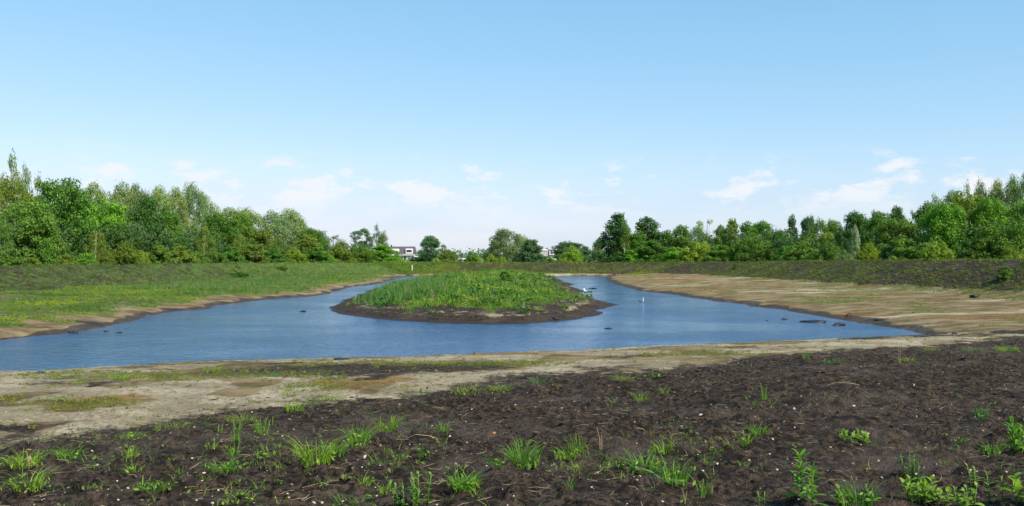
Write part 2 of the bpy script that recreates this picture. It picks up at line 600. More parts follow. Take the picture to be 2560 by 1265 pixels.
# ------------------------------------------------------------------ ground sheet and water
ys = [-4.0]
while ys[-1] < 5:
    ys.append(ys[-1] + .18)
while ys[-1] < 62:
    ys.append(ys[-1] + max(.038, ys[-1] * .0066))
while ys[-1] < 158:
    ys.append(ys[-1] + .5)
while ys[-1] < 9000:
    ys.append(ys[-1] * 1.12)
ys = np.array(ys)
u = np.concatenate([np.linspace(-1.3, -.68, 26)[:-1], np.linspace(-.68, .68, 440), np.linspace(.68, 1.3, 26)[1:]])
U, Y = np.meshgrid(u, ys)
X = U * (Y + 6.0)
Hh, Mk = plan(X, Y)
nr, nc = X.shape
idx = np.arange(nr * nc).reshape(nr, nc)
F = np.stack([idx[:-1, :-1], idx[:-1, 1:], idx[1:, 1:], idx[1:, :-1]], -1).reshape(-1, 4)
gm = mesh('ground', np.stack([X, Y, Hh], -1), F, True, MG, {k: Mk[k] for k in ('dark', 'wet', 'tan', 'rust', 'green', 'lush')})
tag(obj('ground', gm), kind='structure')
b = MB()
b.add([(-45, 15, 0), (32, 15, 0), (32, 141, 0), (-45, 141, 0)], [(0, 1, 2, 3)])
tag(obj('water', b.mesh('water', MW)), kind='structure')


# ------------------------------------------------------------------ scattering helpers
def blades_proto(rng, n, hgt, spread, width, lean, segs=1):
    """a tuft of blades: verts, faces (quads and tips), tuft root at 0"""
    V, Q, T = [], [], []
    for i in range(n):
        a = rng.uniform(0, 2 * math.pi)
        r = spread * math.sqrt(rng.uniform()) * .6
        bx, by = r * math.cos(a), r * math.sin(a)
        h = hgt * rng.uniform(.45, 1.0)
        da = a + rng.normal(0, .7)
        ln = h * lean * rng.uniform(.2, 1.2)
        w = width * rng.uniform(.6, 1.2)
        fa = rng.uniform(0, math.pi)
        wx, wy = math.cos(fa) * w / 2, math.sin(fa) * w / 2
        o = len(V)
        for s in range(segs):
            t = s / segs
            k = 1 - .5 * t
            off = ln * t ** 1.8
            zz = h * (t - .28 * lean * t ** 3)
            V += [(bx + math.cos(da) * off - wx * k, by + math.sin(da) * off - wy * k, zz),
                  (bx + math.cos(da) * off + wx * k, by + math.sin(da) * off + wy * k, zz)]
        zz = h * (1 - .28 * lean)
        V.append((bx + math.cos(da) * ln, by + math.sin(da) * ln, zz))
        for s in range(segs - 1):
            p = o + 2 * s
            Q.append((p, p + 1, p + 3, p + 2))
        p = o + 2 * (segs - 1)
        T.append((p, p + 1, p + 2))
    return np.array(V), (np.array(Q).reshape(-1, 4), np.array(T))


def leafy_proto(rng, n, hgt, rad, size):
    """a low leafy weed: tilted diamond leaves in a dome"""
    V, Q = [], []
    for i in range(n):
        d = rng.normal(size=3)
        d /= np.linalg.norm(d)
        r = rng.uniform(.35, 1) ** .5
        c = np.array([d[0] * rad * r, d[1] * rad * r, abs(d[2]) * hgt * r + .02])
        nrm = rng.normal(size=3) * .7 + np.array([d[0], d[1], .9])
        nrm /= np.linalg.norm(nrm)
        t = np.cross(nrm, rng.normal(size=3))
        t /= np.linalg.norm(t)
        s = np.cross(nrm, t)
        k = size * rng.uniform(.6, 1.3)
        o = len(V)
        V += [c - t * k, c - s * k * .45, c + t * k, c + s * k * .45]
        Q.append((o, o + 1, o + 2, o + 3))
    return np.array(V), (np.array(Q), np.zeros((0, 3), int))


def scatter(name, protos, P, scale, mat, rng, label, tilt=.12, cat=None, squash=None):
    """many copies of small meshes joined as one mass"""
    Vs, Qs, Ts, off = [], [], [], 0
    pick = rng.integers(0, len(protos), len(P))
    for k, (v, (q, t)) in enumerate(protos):
        I = np.nonzero(pick == k)[0]
        if not len(I):
            continue
        a = rng.uniform(0, 2 * np.pi, len(I))
        ca, sa = np.cos(a), np.sin(a)
        sc = scale[I]
        vx = (v[None, :, 0] * ca[:, None] - v[None, :, 1] * sa[:, None]) * sc[:, None]
        vy = (v[None, :, 0] * sa[:, None] + v[None, :, 1] * ca[:, None]) * sc[:, None]
        vz = v[None, :, 2] * sc[:, None]
        tx, ty = rng.normal(0, tilt, len(I)), rng.normal(0, tilt, len(I))
        vx = vx + vz * tx[:, None] + P[I, 0:1]
        vy = vy + vz * ty[:, None] + P[I, 1:2]
        vz = vz + P[I, 2:3]
        Vs.append(np.stack([vx, vy, vz], -1).reshape(-1, 3))
        base = off + np.arange(len(I)) * len(v)
        if len(q):
            Qs.append((q[None] + base[:, None, None]).reshape(-1, 4))
        if len(t):
            Ts.append((t[None] + base[:, None, None]).reshape(-1, 3))
        off += len(v) * len(I)
    Fs = []
    if Qs:
        Fs.append(np.concatenate(Qs))
    if Ts:
        Fs.append(np.concatenate(Ts))
    o = obj(name, mesh(name, np.concatenate(Vs), Fs, False, mat))
    tag(o, label, cat, None, 'stuff')
    return o


def sample(n, fn, rng, box):
    """random plan points kept with probability fn(x, y, h, m); more of them near the viewer's end of the box"""
    x0, x1, y0, y1 = box
    y = y0 * (y1 / y0) ** rng.uniform(0, 1, n)
    x = rng.uniform(x0, x1, n)
    h, m = plan(x, y)
    keep = rng.uniform(0, 1, n) < fn(x, y, h, m)
    return np.stack([x, y, h - .01], -1)[keep], {k: v[keep] for k, v in m.items()}


# clod shapes
def blob(rng, sub=1, amp=.3, flat=.7):
    import bmesh
    bm = bmesh.new()
    bmesh.ops.create_icosphere(bm, subdivisions=sub, radius=1)
    ph = rng.uniform(0, 9, 6)
    for v in bm.verts:
        c = v.co
        k = 1 + amp * (math.sin(c.x * 2.3 + ph[0]) * math.sin(c.y * 2.9 + ph[1]) + .7 * math.sin(c.z * 3.1 + ph[2] + c.x * 2)) + rng.normal(0, amp * .3)
        v.co = Vector((c.x * k * (1 + .25 * math.sin(ph[3])), c.y * k, c.z * k * flat))
    V = np.array([v.co[:] for v in bm.verts])
    T = np.array([[q.index for q in f.verts] for f in bm.faces])
    bm.free()
    return V, (np.zeros((0, 4), int), T)


# ------------------------------------------------------------------ trees
def crown_mesh(name, rng, clumps, leaf, per, squash=1.0, droop=0.0, upright=0.0):
    """leaf-sized faces spread over clumps (centre, radii); faces look outwards and up, with holes between clumps"""
    Vs = []
    for c, r in clumps:
        c = np.array(c)
        r = np.array(r if hasattr(r, '__len__') else (r, r, r))
        n = max(6, int(per * (r[0] * r[1] * r[2]) ** (2 / 3)))
        d = rng.normal(size=(n, 3))
        d /= np.linalg.norm(d, axis=1)[:, None]
        rad = np.where(rng.uniform(0, 1, n) < .78, rng.uniform(.3, 1.0, n) ** .6, 1 + np.minimum(rng.exponential(.11, n), .4))
        p = c + d * r * rad[:, None] + rng.normal(0, .06, (n, 3)) * r
        nr_ = d + rng.normal(0, .55, (n, 3)) + np.array([0, 0, .35])
        nr_ /= np.linalg.norm(nr_, axis=1)[:, None]
        t = np.cross(nr_, rng.normal(size=(n, 3)) * np.array([1, 1, .6]) + np.array([0, 0, upright]))
        t = np.where(upright > 1, np.cross(t, nr_), t)
        t /= np.linalg.norm(t, axis=1)[:, None] + 1e-9
        s = np.cross(nr_, t)
        k = leaf * rng.uniform(.55, 1.3, n)[:, None]
        asp = .32 if upright > 1 else .55
        Vs.append(np.stack([p - t * k, p - s * k * asp, p + t * k, p + s * k * asp], 1))
    V = np.concatenate(Vs).reshape(-1, 3)
    V[:, 2] = np.maximum(V[:, 2], .03)
    F = np.arange(len(V)).reshape(-1, 4)
    return mesh(name, V, F, False, ML)


def trunk_mesh(name, rng, H, r0, tips, mat, bend=.25, z0=.3):
    b = MB()
    pts, rad = [], []
    ph = rng.uniform(0, 6)
    for i in range(8):
        t = i / 7
        pts.append((bend * math.sin(ph + 2.2 * t) * t, bend * math.cos(ph * 1.3 + 1.7 * t) * t, -.3 + (H + .3) * t))
        rad.append(r0 * (1.25 if i == 0 else 1) * (1 - .82 * t))
    b.tube(pts, rad, 7)
    for tip in tips:
        tip = np.array(tip)
        hh = float(np.clip(tip[2] * rng.uniform(.55, .8), H * z0 * .6, H * .9))
        i = min(6, max(1, int(hh / H * 7)))
        s = np.array(pts[i])
        mid = s * .45 + tip * .55 + np.array([0, 0, -.06 * H + rng.normal(0, .1)])
        mid2 = s * .75 + mid * .25 + np.array([0, 0, .05 * H])
        b.tube([s, mid2, mid, tip], [rad[i] * .5, rad[i] * .38, rad[i] * .22, .012], 5, False)
    return b.mesh(name, mat, True)


def env_clumps(rng, n, H, z0, prof, rr, zs=1.0, hollow=.35):
    """clump centres within a profile of radius over height"""
    out = []
    k = 0
    rmax = max(prof(i / 20) for i in range(20))
    while len(out) < n and k < 9000:
        k += 1
        t = rng.uniform(0, 1)
        R = prof(t)
        if rng.uniform() > (R / rmax) ** .7 + .2:
            continue
        a = rng.uniform(0, 2 * math.pi)
        r = R * (hollow + (1 - hollow) * rng.uniform() ** .5) * rng.uniform(.82, 1.12)
        c = (r * math.cos(a), r * math.sin(a), z0 + (H - z0) * t + rng.normal(0, .12))
        s = rng.uniform(*rr)
        if any((c[0] - q[0][0]) ** 2 + (c[1] - q[0][1]) ** 2 + ((c[2] - q[0][2]) / zs) ** 2 < (s * .62) ** 2 for q in out):
            continue
        out.append((c, (s, s, s * zs * rng.uniform(.7, 1.05))))
    return out


def make_kind(kind, seed):
    r = np.random.default_rng(seed)
    H = 10.0
    lob = [r.uniform(.8, 1.15) for _ in range(6)]
    if kind == 'oak':
        cl = env_clumps(r, 85, 9.6, 1.9, lambda t: 4.1 * (max(0, 1 - (2 * t - .85) ** 2 * .72) ** .55) * lob[int(t * 5.9)], (.65, 1.25), .85)
        me = crown_mesh('crown', r, cl, .175, 255)
        tr = trunk_mesh('trunk', r, 8.5, .28, [c for c, _ in cl[:14]], M_bark)
        return me, tr, 8.2
    if kind == 'willow':
        cl = env_clumps(r, 95, 9.6, .9, lambda t: 4.0 * (max(0, 1 - (2 * t - .8) ** 2 * .7) ** .6) * lob[int(t * 5.9)], (.5, 1.05), 1.2)
        me = crown_mesh('crown', r, cl, .18, 275, upright=2.0)
        tr = trunk_mesh('trunk', r, 8.8, .22, [c for c, _ in cl[:22]], M_bark)
        return me, tr, 8.0
    if kind == 'poplar':
        cl = env_clumps(r, 60, 9.8, 1.6, lambda t: (2.0 * (1 - t) ** .6 + .25) * (.5 + .9 * min(1, t * 4)) * lob[int(t * 5.9)], (.3, .7), 1.6, .1)
        me = crown_mesh('crown', r, cl, .17, 260, upright=2.0)
        tr = trunk_mesh('trunk', r, 9.8, .18, [c for c, _ in cl[:20]], M_bark, .15)
        return me, tr, 4.4
    if kind == 'birch':
        cl = env_clumps(r, 80, 9.7, 1.2, lambda t: (2.6 * (1 - t) ** .7 + .2) * (.55 + .6 * min(1, t * 4)) * lob[int(t * 5.9)], (.35, .8), 1.25, .15)
        me = crown_mesh('crown', r, cl, .15, 300, upright=1.2)
        tr = trunk_mesh('trunk', r, 9.6, .15, [c for c, _ in cl[:16]], M_birch, .2)
        return me, tr, 5.6
    if kind == 'cone':
        cl = env_clumps(r, 120, 9.7, .5, lambda t: (3.1 * (1 - t) ** .62 + .2) * (.75 + .35 * min(1, t * 5)) * (1 + .08 * math.sin(t * 26 + seed)) * lob[int(t * 5.9)], (.4, .9), .85, .2)
        me = crown_mesh('crown', r, cl, .16, 280)
        tr = trunk_mesh('trunk', r, 9.5, .2, [c for c, _ in cl[:12]], M_bark, .12)
        return me, tr, 6.6
    if kind == 'sparse':
        cl = env_clumps(r, 34, 9.6, 2.4, lambda t: 3.4 * (max(0, 1 - (2 * t - .9) ** 2 * .75) ** .6) * lob[int(t * 5.9)], (.35, .8), .9, .1)
        me = crown_mesh('crown', r, cl, .16, 190)
        tr = trunk_mesh('trunk', r, 9, .17, [c for c, _ in cl[:24]], M_bark)
        return me, tr, 7.0
    if kind == 'flat':
        cl = [c for c in env_clumps(r, 80, 9.7, 3.6, lambda t: (2.1 + 2.6 * t) * (1 if t < .75 else (1 - (t - .75) * 2.4)) * lob[int(t * 5.9)], (.45, .95), .6, .25)]
        me = crown_mesh('crown', r, cl, .16, 280)
        tr = trunk_mesh('trunk', r, 8, .26, [c for c, _ in cl[:20]], M_bark, .3)
        return me, tr, 8.4
    if kind == 'shrub':
        cl = env_clumps(r, 95, 9.3, .2, lambda t: 4.6 * (max(0, 1 - t ** 2.2) ** .55) * lob[int(t * 5.9)], (.6, 1.2), .85, .3)
        me = crown_mesh('crown', r, cl, .25, 170)
        tr = trunk_mesh('trunk', r, 7, .14, [c for c, _ in cl[:10]], M_bark)
        return me, tr, 9.4
    if kind == 'wispy':     # upright-shooted willow scrub
        cl = env_clumps(r, 100, 9.0, .3, lambda t: 4.5 * (max(0, 1 - t ** 1.9) ** .6) * lob[int(t * 5.9)], (.4, .9), 1.7, .25)
        me = crown_mesh('crown', r, cl, .27, 190, upright=2.0)
        tr = trunk_mesh('trunk', r, 7, .12, [c for c, _ in cl[:16]], M_bark)
        return me, tr, 9.2


KINDS = {}
for i, (k, n) in enumerate([('oak', 4), ('willow', 3), ('poplar', 3), ('birch', 3), ('cone', 3), ('sparse', 2), ('flat', 1), ('shrub', 3), ('wispy', 3)]):
    KINDS[k] = [make_kind(k, 100 + 10 * i + j) for j in range(n)]

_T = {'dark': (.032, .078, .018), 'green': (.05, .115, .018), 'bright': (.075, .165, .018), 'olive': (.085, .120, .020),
        'pale': (.125, .170, .070), 'grey': (.092, .138, .070), 'blue': (.045, .095, .050), 'yellow': (.13, .185, .025),  # blue: haze of distance painted into the leaf colour
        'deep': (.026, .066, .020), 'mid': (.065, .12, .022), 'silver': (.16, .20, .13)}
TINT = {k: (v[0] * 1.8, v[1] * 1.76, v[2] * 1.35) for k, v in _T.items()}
CATS = {'shrub': 'bush', 'wispy': 'bush'}
NAMES = {'oak': 'broadleaf_tree', 'willow': 'willow_tree', 'poplar': 'poplar_tree', 'birch': 'birch_tree', 'cone': 'conical_tree',
         'sparse': 'sparse_tree', 'flat': 'flat_topped_tree', 'shrub': 'bush', 'wispy': 'willow_bush'}
cr = np.array([(CX + FPX * a / b_, b_) for a, b_, c in CREST if b_ > 40 and abs(FPX * a / b_) < 1500])
cr = cr[np.argsort(cr[:, 0])]


def dcrest(px):
    return float(np.interp(px, cr[:, 0], cr[:, 1]))


tn = [0]


def tree(px, top, w, back, kind, tint, label, group=None, lean=0.0, d=None, gz=.45):
    """px, top, w in photo pixels; back = metres behind the crest of the bank (or d = distance)"""
    dist = d if d else dcrest(px) + back
    rr = np.random.default_rng(500 + tn[0] * 7)
    v = KINDS[kind][tn[0] % len(KINDS[kind])]
    tn[0] += 1
    H = CAMZ - gz + (HY - top) / FPX * dist
    wid = w * {'oak': 1.14, 'willow': 1.4, 'cone': 1.32, 'poplar': 1.3, 'birch': 1.2, 'sparse': 1.25}.get(kind, 1.15) / FPX * dist
    sz = H / 9.9
    sx = wid / v[2]
    root = obj(NAMES[kind], None, None, ((px - CX) / FPX * dist, dist, gz), (0, lean, rr.uniform(0, 6.28)))
    root.empty_display_size = .5
    c = TINT[tint]
    j = rr.uniform(.88, 1.12) * np.array([rr.uniform(.93, 1.04), 1.0, rr.uniform(.9, 1.1)])
    for nm, me in (('trunk', v[1]), ('crown', v[0])):
        o = obj(nm, me, root, scale=(sx, sx, sz))
        o.color = (c[0] * j[0], c[1] * j[1], c[2] * j[2], 1)
    tag(root, label, CATS.get(kind, 'tree'), group)
    return root


GL, GR, GC, GB = 'trees of the left wood', 'trees of the right wood', 'trees in the gap between the woods', 'bushes along the foot of the woods'
LEFT = [
    (30, 396, 62, 34, 'poplar', 'grey', 'tall pale spire tree topping the left edge of the photo'),
    (-8, 425, 60, 30, 'poplar', 'grey', 'grey poplar cut by the left edge, beside the tallest spire'),
    (64, 418, 30, 36, 'poplar', 'grey', 'thin wispy spire between the tallest spire and the big round oak'),
    (95, 448, 40, 36, 'poplar', 'grey', 'wispy pale treetop rising left of the big round oak crown'),
    (18, 452, 130, 20, 'willow', 'olive', 'loose olive tree below the tallest spire at the left edge'),
    (140, 445, 150, 18, 'oak', 'green', 'big round dark green oak, highest broad crown of the left wood'),
    (75, 500, 130, 12, 'oak', 'mid', 'broad mid green tree in front of the big round oak, on its left'),
    (195, 480, 110, 22, 'oak', 'green', 'dark green crown on the right shoulder of the big round oak'),
    (232, 463, 76, 40, 'willow', 'pale', 'first pale willow top right of the big round oak'),
    (262, 500, 120, 16, 'oak', 'bright', 'bright green leafy tree right of the big round oak'),
    (300, 465, 90, 40, 'willow', 'pale', 'pale willow crown under the bright cloud above the left wood'),
    (338, 466, 66, 42, 'willow', 'grey', 'greyish willow top just left of the dark narrow oak'),
    (330, 560, 70, 17, 'willow', 'grey', 'grey feathery tree in the middle of the left wood, low in a gap'),
    (362, 468, 40, 44, 'poplar', 'grey', 'small grey spire above the dark narrow oak'),
    (395, 470, 70, 42, 'willow', 'pale', 'pale willow top right of the dark narrow oak'),
    (372, 498, 90, 20, 'oak', 'dark', 'dark narrow oak standing before pale willows in the left wood'),
    (425, 532, 74, 17, 'oak', 'green', 'green rounded tree leaning on the right of the dark narrow oak'),
    (440, 474, 70, 42, 'willow', 'pale', 'pale willow with ragged top in the middle of the left wood'),
    (486, 466, 62, 42, 'willow', 'grey', 'tall grey willow where the left wood steps down'),
    (512, 490, 60, 44, 'willow', 'pale', 'pale sloping willow at the step down of the left wood'),
    (470, 560, 66, 22, 'sparse', 'grey', 'half bare greyish tree with twigs showing in the left wood'),
    (550, 534, 90, 24, 'oak', 'green', 'green broad crown below the step down of the left wood'),
    (598, 530, 84, 26, 'oak', 'mid', 'mid green tree left of the pale willow clump'),
    (575, 523, 90, 40, 'willow', 'pale', 'pale willow tops showing over the green crown after the step'),
    (625, 526, 80, 40, 'willow', 'pale', 'pale yellowish willow left of the rounded pale pair'),
    (684, 532, 76, 36, 'willow', 'grey', 'left one of the rounded pale willows ending the high wood'),
    (728, 526, 84, 36, 'willow', 'pale', 'right and higher one of the rounded pale willows ending the wood'),
    (752, 556, 40, 34, 'willow', 'silver', 'silvery thin tree at the right end of the pale willows'),
    (650, 575, 90, 16, 'cone', 'olive', 'dull olive tree before the rounded pale willows'),
    (700, 590, 60, 14, 'birch', 'olive', 'olive birch below the right pale willow'),
    (778, 571, 70, 24, 'oak', 'green', 'low green tree just right of the pale willows'),
    (800, 572, 40, 50, 'poplar', 'blue', 'bluish slim tree peeping over the low green tree'),
    (832, 580, 52, 60, 'sparse', 'blue', 'bluish see-through tree where the left wood drops low'),
    (770, 590, 86, 12, 'cone', 'olive', 'dark olive tree among the bushes where the left wood drops'),
    (852, 600, 60, 16, 'birch', 'olive', 'small olive birch near the low end of the left wood'),
    (905, 572, 56, 70, 'flat', 'blue', 'dark flat-topped tree with open stem over the bushes'),
    (941, 565, 24, 66, 'poplar', 'blue', 'slim dark spire right of the flat-topped tree'),
    (958, 581, 44, 40, 'birch', 'mid', 'green upright tree beside the slim spire'),
    (240, 572, 62, 7, 'birch', 'olive', 'olive birch with white stem before the left wood'),
    (511, 563, 58, 8, 'birch', 'olive', 'taller olive birch in the middle front of the left wood'),
    (12, 545, 60, 8, 'birch', 'mid', 'birch with leaning white stem at the left edge'),
    (415, 570, 56, 11, 'birch', 'mid', 'green birch in front of the dark narrow oak'),
    (600, 585, 60, 9, 'birch', 'olive', 'olive birch before the mid green tree'),
    (135, 560, 60, 9, 'cone', 'mid', 'small leafy tree under the big round oak'),
    (290, 560, 80, 13, 'oak', 'green', 'green lower crown right of the white-stemmed olive birch'),
]
for a in LEFT:
    tree(*a, group=GL)
RIGHT = [
    (1540, 536, 84, 10, 'cone', 'deep', 'tall dark tree at the left end of the right wood'),
    (1562, 560, 60, 7, 'birch', 'mid', 'green tree on the right side of the tall dark end tree'),
    (1620, 540, 76, 12, 'cone', 'dark', 'dark pointed tree, second peak of the right wood'),
    (1596, 585, 60, 9, 'oak', 'green', 'round green crown between the first two peaks'),
    (1668, 577, 60, 14, 'cone', 'green', 'low pointed green tree right of the second peak'),
    (1702, 560, 60, 12, 'cone', 'mid', 'mid green pointed tree, third peak of the right wood'),
    (1768, 535, 62, 34, 'sparse', 'silver', 'tall pale airy tree standing above the right wood'),
    (1745, 570, 60, 24, 'willow', 'grey', 'greyish tree beneath the tall pale airy tree'),
    (1800, 560, 34, 20, 'cone', 'mid', 'small pointed tree right of the tall pale airy tree'),
    (1828, 551, 62, 14, 'cone', 'olive', 'olive pointed tree in the right wood'),
    (1868, 556, 60, 20, 'cone', 'green', 'green tree with twin tips right of the olive one'),
    (1905, 556, 60, 32, 'oak', 'green', 'rounded green crown left of the slim spire'),
    (1880, 590, 70, 10, 'oak', 'mid', 'mid green lower tree beneath the rounded crown'),
    (1981, 539, 36, 32, 'cone', 'blue', 'slim dark spire standing out of the right wood'),
    (1950, 580, 60, 18, 'oak', 'green', 'low green crown left of the slim spire'),
    (2020, 543, 40, 36, 'oak', 'blue', 'dark round top just right of the slim spire'),
    (2050, 552, 60, 30, 'willow', 'mid', 'soft green top between two dark rounded trees'),
    (2082, 549, 50, 30, 'oak', 'mid', 'mid green rounded top left of the dark domed tree'),
    (2060, 585, 90, 16, 'oak', 'olive', 'olive broad tree under the soft green tops'),
    (2136, 532, 60, 22, 'oak', 'dark', 'dark domed tree behind the silvery sapling'),
    (2110, 570, 60, 14, 'oak', 'deep', 'very dark tree left of the silvery sapling'),
    (2195, 527, 70, 20, 'oak', 'green', 'green rounded crown right of the dark domed tree'),
    (2242, 521, 50, 26, 'oak', 'dark', 'dark small top between two green crowns'),
    (2240, 550, 110, 14, 'oak', 'mid', 'broad mid green crown above the shadowy hollow'),
    (2282, 503, 50, 40, 'sparse', 'grey', 'grey airy treetop where the right wood starts to climb'),
    (2320, 505, 70, 30, 'oak', 'mid', 'olive green crown beside the grey airy treetop'),
    (2338, 490, 34, 44, 'poplar', 'grey', 'thin grey poplar top above the bright leafy tree'),
    (2372, 514, 112, 12, 'oak', 'bright', 'bright green leafy tree in the middle of the right slope'),
    (2420, 478, 110, 20, 'oak', 'olive', 'big olive crown behind the bright leafy tree'),
    (2378, 482, 60, 42, 'willow', 'grey', 'grey willow top left of the big olive crown'),
    (2418, 466, 34, 44, 'poplar', 'grey', 'first grey poplar of the row at upper right'),
    (2452, 459, 44, 42, 'willow', 'grey', 'second grey treetop of the row at upper right'),
    (2492, 455, 54, 42, 'willow', 'pale', 'pale treetop in the row at upper right'),
    (2530, 450, 50, 42, 'willow', 'grey', 'last but one grey treetop of the row at upper right'),
    (2568, 440, 60, 40, 'willow', 'grey', 'highest grey treetop cut by the right edge'),
    (2480, 500, 90, 16, 'oak', 'bright', 'bright green crown below the grey row at right'),
    (2545, 500, 100, 22, 'oak', 'mid', 'mid green crown at the right edge below the grey row'),
    (2600, 490, 110, 14, 'oak', 'green', 'green tree reaching in from the right edge'),
]
for a in RIGHT:
    tree(*a, group=GR)
CENTRE = [
    (1075, 591, 52, 'oak', 'blue', 370, 'dark round solitary tree right of the white dormer house', 0),
    (1268, 576, 82, 'willow', 'grey', 215, 'rounded pale willow in the middle of the gap', 0),
    (1305, 592, 56, 'willow', 'silver', 225, 'silvery willow behind the darker bush in the gap', 0),
    (1243, 600, 50, 'willow', 'blue', 230, 'bluish willow on the left flank of the pale willow', 0),
    (1416, 592, 20, 'sparse', 'mid', 190, 'thin sapling with a bare tip right of the far house', 0),
    (1424, 606, 76, 'oak', 'blue', 330, 'dark bluish tree clump behind the thin sapling', 0),
    (1462, 614, 34, 'cone', 'blue', 340, 'small bluish pointed tree right of the dark clump', 0),
    (1497, 598, 26, 'willow', 'grey', 260, 'pale willow peeping out left of the right wood', 0),
    (1152, 620, 22, 'sparse', 'blue', 180, 'leggy sapling standing before the white car', 0),
    (1110, 612, 16, 'poplar', 'grey', 210, 'faint thin sapling right of the solitary round tree', 0),
]
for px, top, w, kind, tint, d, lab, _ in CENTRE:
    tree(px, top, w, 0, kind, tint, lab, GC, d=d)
BUSH = [
    (22, 618, 84, 4.5, 'shrub', 'mid', 'leafy bush at the left edge before the leaning white stem'),
    (80, 640, 60, 4.5, 'shrub', 'olive', 'low olive bush near the left edge below the dark gap'),
    (120, 596, 60, 6, 'shrub', 'green', 'upright green bush below the big round oak'),
    (165, 634, 66, 4.5, 'shrub', 'olive', 'low olive bush in front of the dark hollow of the left wood'),
    (212, 628, 70, 4.5, 'shrub', 'bright', 'bright low bush left of the white-stemmed olive birch'),
    (262, 622, 60, 5, 'wispy', 'olive', 'feathery bush at the foot of the white-stemmed olive birch'),
    (312, 604, 100, 6, 'wispy', 'olive', 'large feathery olive bush in the left wood edge'),
    (355, 625, 44, 5, 'wispy', 'yellow', 'yellowish feathery bush right of the large olive one'),
    (395, 612, 78, 6, 'shrub', 'mid', 'round mid green bush below the dark narrow oak'),
    (450, 610, 80, 6, 'shrub', 'olive', 'dull bush left of the taller olive birch'),
    (495, 625, 60, 5, 'shrub', 'mid', 'bush at the foot of the taller olive birch'),
    (536, 620, 70, 5, 'wispy', 'mid', 'light feathery bush right of the taller olive birch'),
    (580, 612, 60, 7, 'shrub', 'green', 'dark green bush in the middle of the left wood edge'),
    (632, 606, 80, 6, 'shrub', 'olive', 'olive rounded bush before the pale willow pair'),
    (682, 618, 66, 5, 'shrub', 'green', 'dark bush below the pale willow pair'),
    (735, 618, 74, 5, 'wispy', 'yellow', 'yellow green feathery bush below the highest pale willow'),
    (785, 612, 80, 6, 'shrub', 'green', 'dark bush below the bluish trees'),
    (820, 638, 50, 4, 'shrub', 'bright', 'bright low bush at the low end of the left wood'),
    (845, 610, 90, 7, 'wispy', 'olive', 'broad olive bush at the low end of the left wood'),
    (900, 612, 76, 8, 'wispy', 'mid', 'feathery bush below the flat-topped tree'),
    (955, 612, 96, 6, 'shrub', 'bright', 'round bright bush ending the left wood beside the house'),
    (1545, 630, 60, 4.5, 'shrub', 'deep', 'dark bush at the foot of the tall dark end tree'),
    (1577, 622, 44, 4.5, 'shrub', 'bright', 'bright bush right of the tall dark end tree'),
    (1630, 600, 84, 6, 'shrub', 'green', 'large dark green bush below the second peak'),
    (1690, 615, 66, 5, 'shrub', 'bright', 'bright bush below the third peak'),
    (1745, 602, 96, 6, 'wispy', 'yellow', 'large feathery yellow green bush below the pale airy tree'),
    (1800, 612, 80, 6, 'shrub', 'mid', 'rounded bush below the olive pointed tree'),
    (1850, 600, 80, 7, 'wispy', 'mid', 'feathery bush right of the olive pointed tree'),
    (1912, 602, 80, 6, 'wispy', 'mid', 'soft green bush between two darker ones of the right wood'),
    (1965, 615, 60, 5, 'shrub', 'green', 'dark bush below the slim spire'),
    (2003, 600, 80, 6, 'shrub', 'mid', 'pale green rounded bush below the dark round top'),
    (2070, 606, 80, 6, 'wispy', 'mid', 'feathery bush below the olive broad tree'),
    (2112, 625, 60, 5, 'wispy', 'grey', 'greyish low bush left of the silvery sapling'),
    (2172, 606, 76, 5, 'wispy', 'yellow', 'yellow green feathery bush right of the silvery sapling'),
    (2230, 610, 66, 7, 'shrub', 'deep', 'dark bush in the shadowy hollow of the right wood'),
    (2265, 596, 90, 6, 'shrub', 'mid', 'round leafy bush below the shadowy hollow'),
    (2345, 604, 110, 5, 'wispy', 'yellow', 'wide yellow green feathery bush on the right bank'),
    (2310, 600, 70, 8, 'shrub', 'mid', 'bush behind the wide yellow green one'),
    (2420, 600, 70, 8, 'shrub', 'dark', 'dark bush right of the wide yellow green one'),
    (2480, 560, 120, 7, 'shrub', 'mid', 'large rounded bush near the right edge of the right wood'),
    (2545, 545, 120, 8, 'wispy', 'mid', 'tall feathery bush cut by the right edge'),
    (2440, 625, 60, 4.5, 'shrub', 'olive', 'low bush on the bank crest left of the large rounded one'),
    (2530, 615, 80, 4.5, 'shrub', 'olive', 'low olive bush on the bank crest at the right edge'),
]
for a in BUSH:
    tree(*a, group=GB, gz=1.0)
tree(2138, 565, 26, 5, 'cone', 'silver', 'silvery grey slender sapling before the dark domed tree', GR)
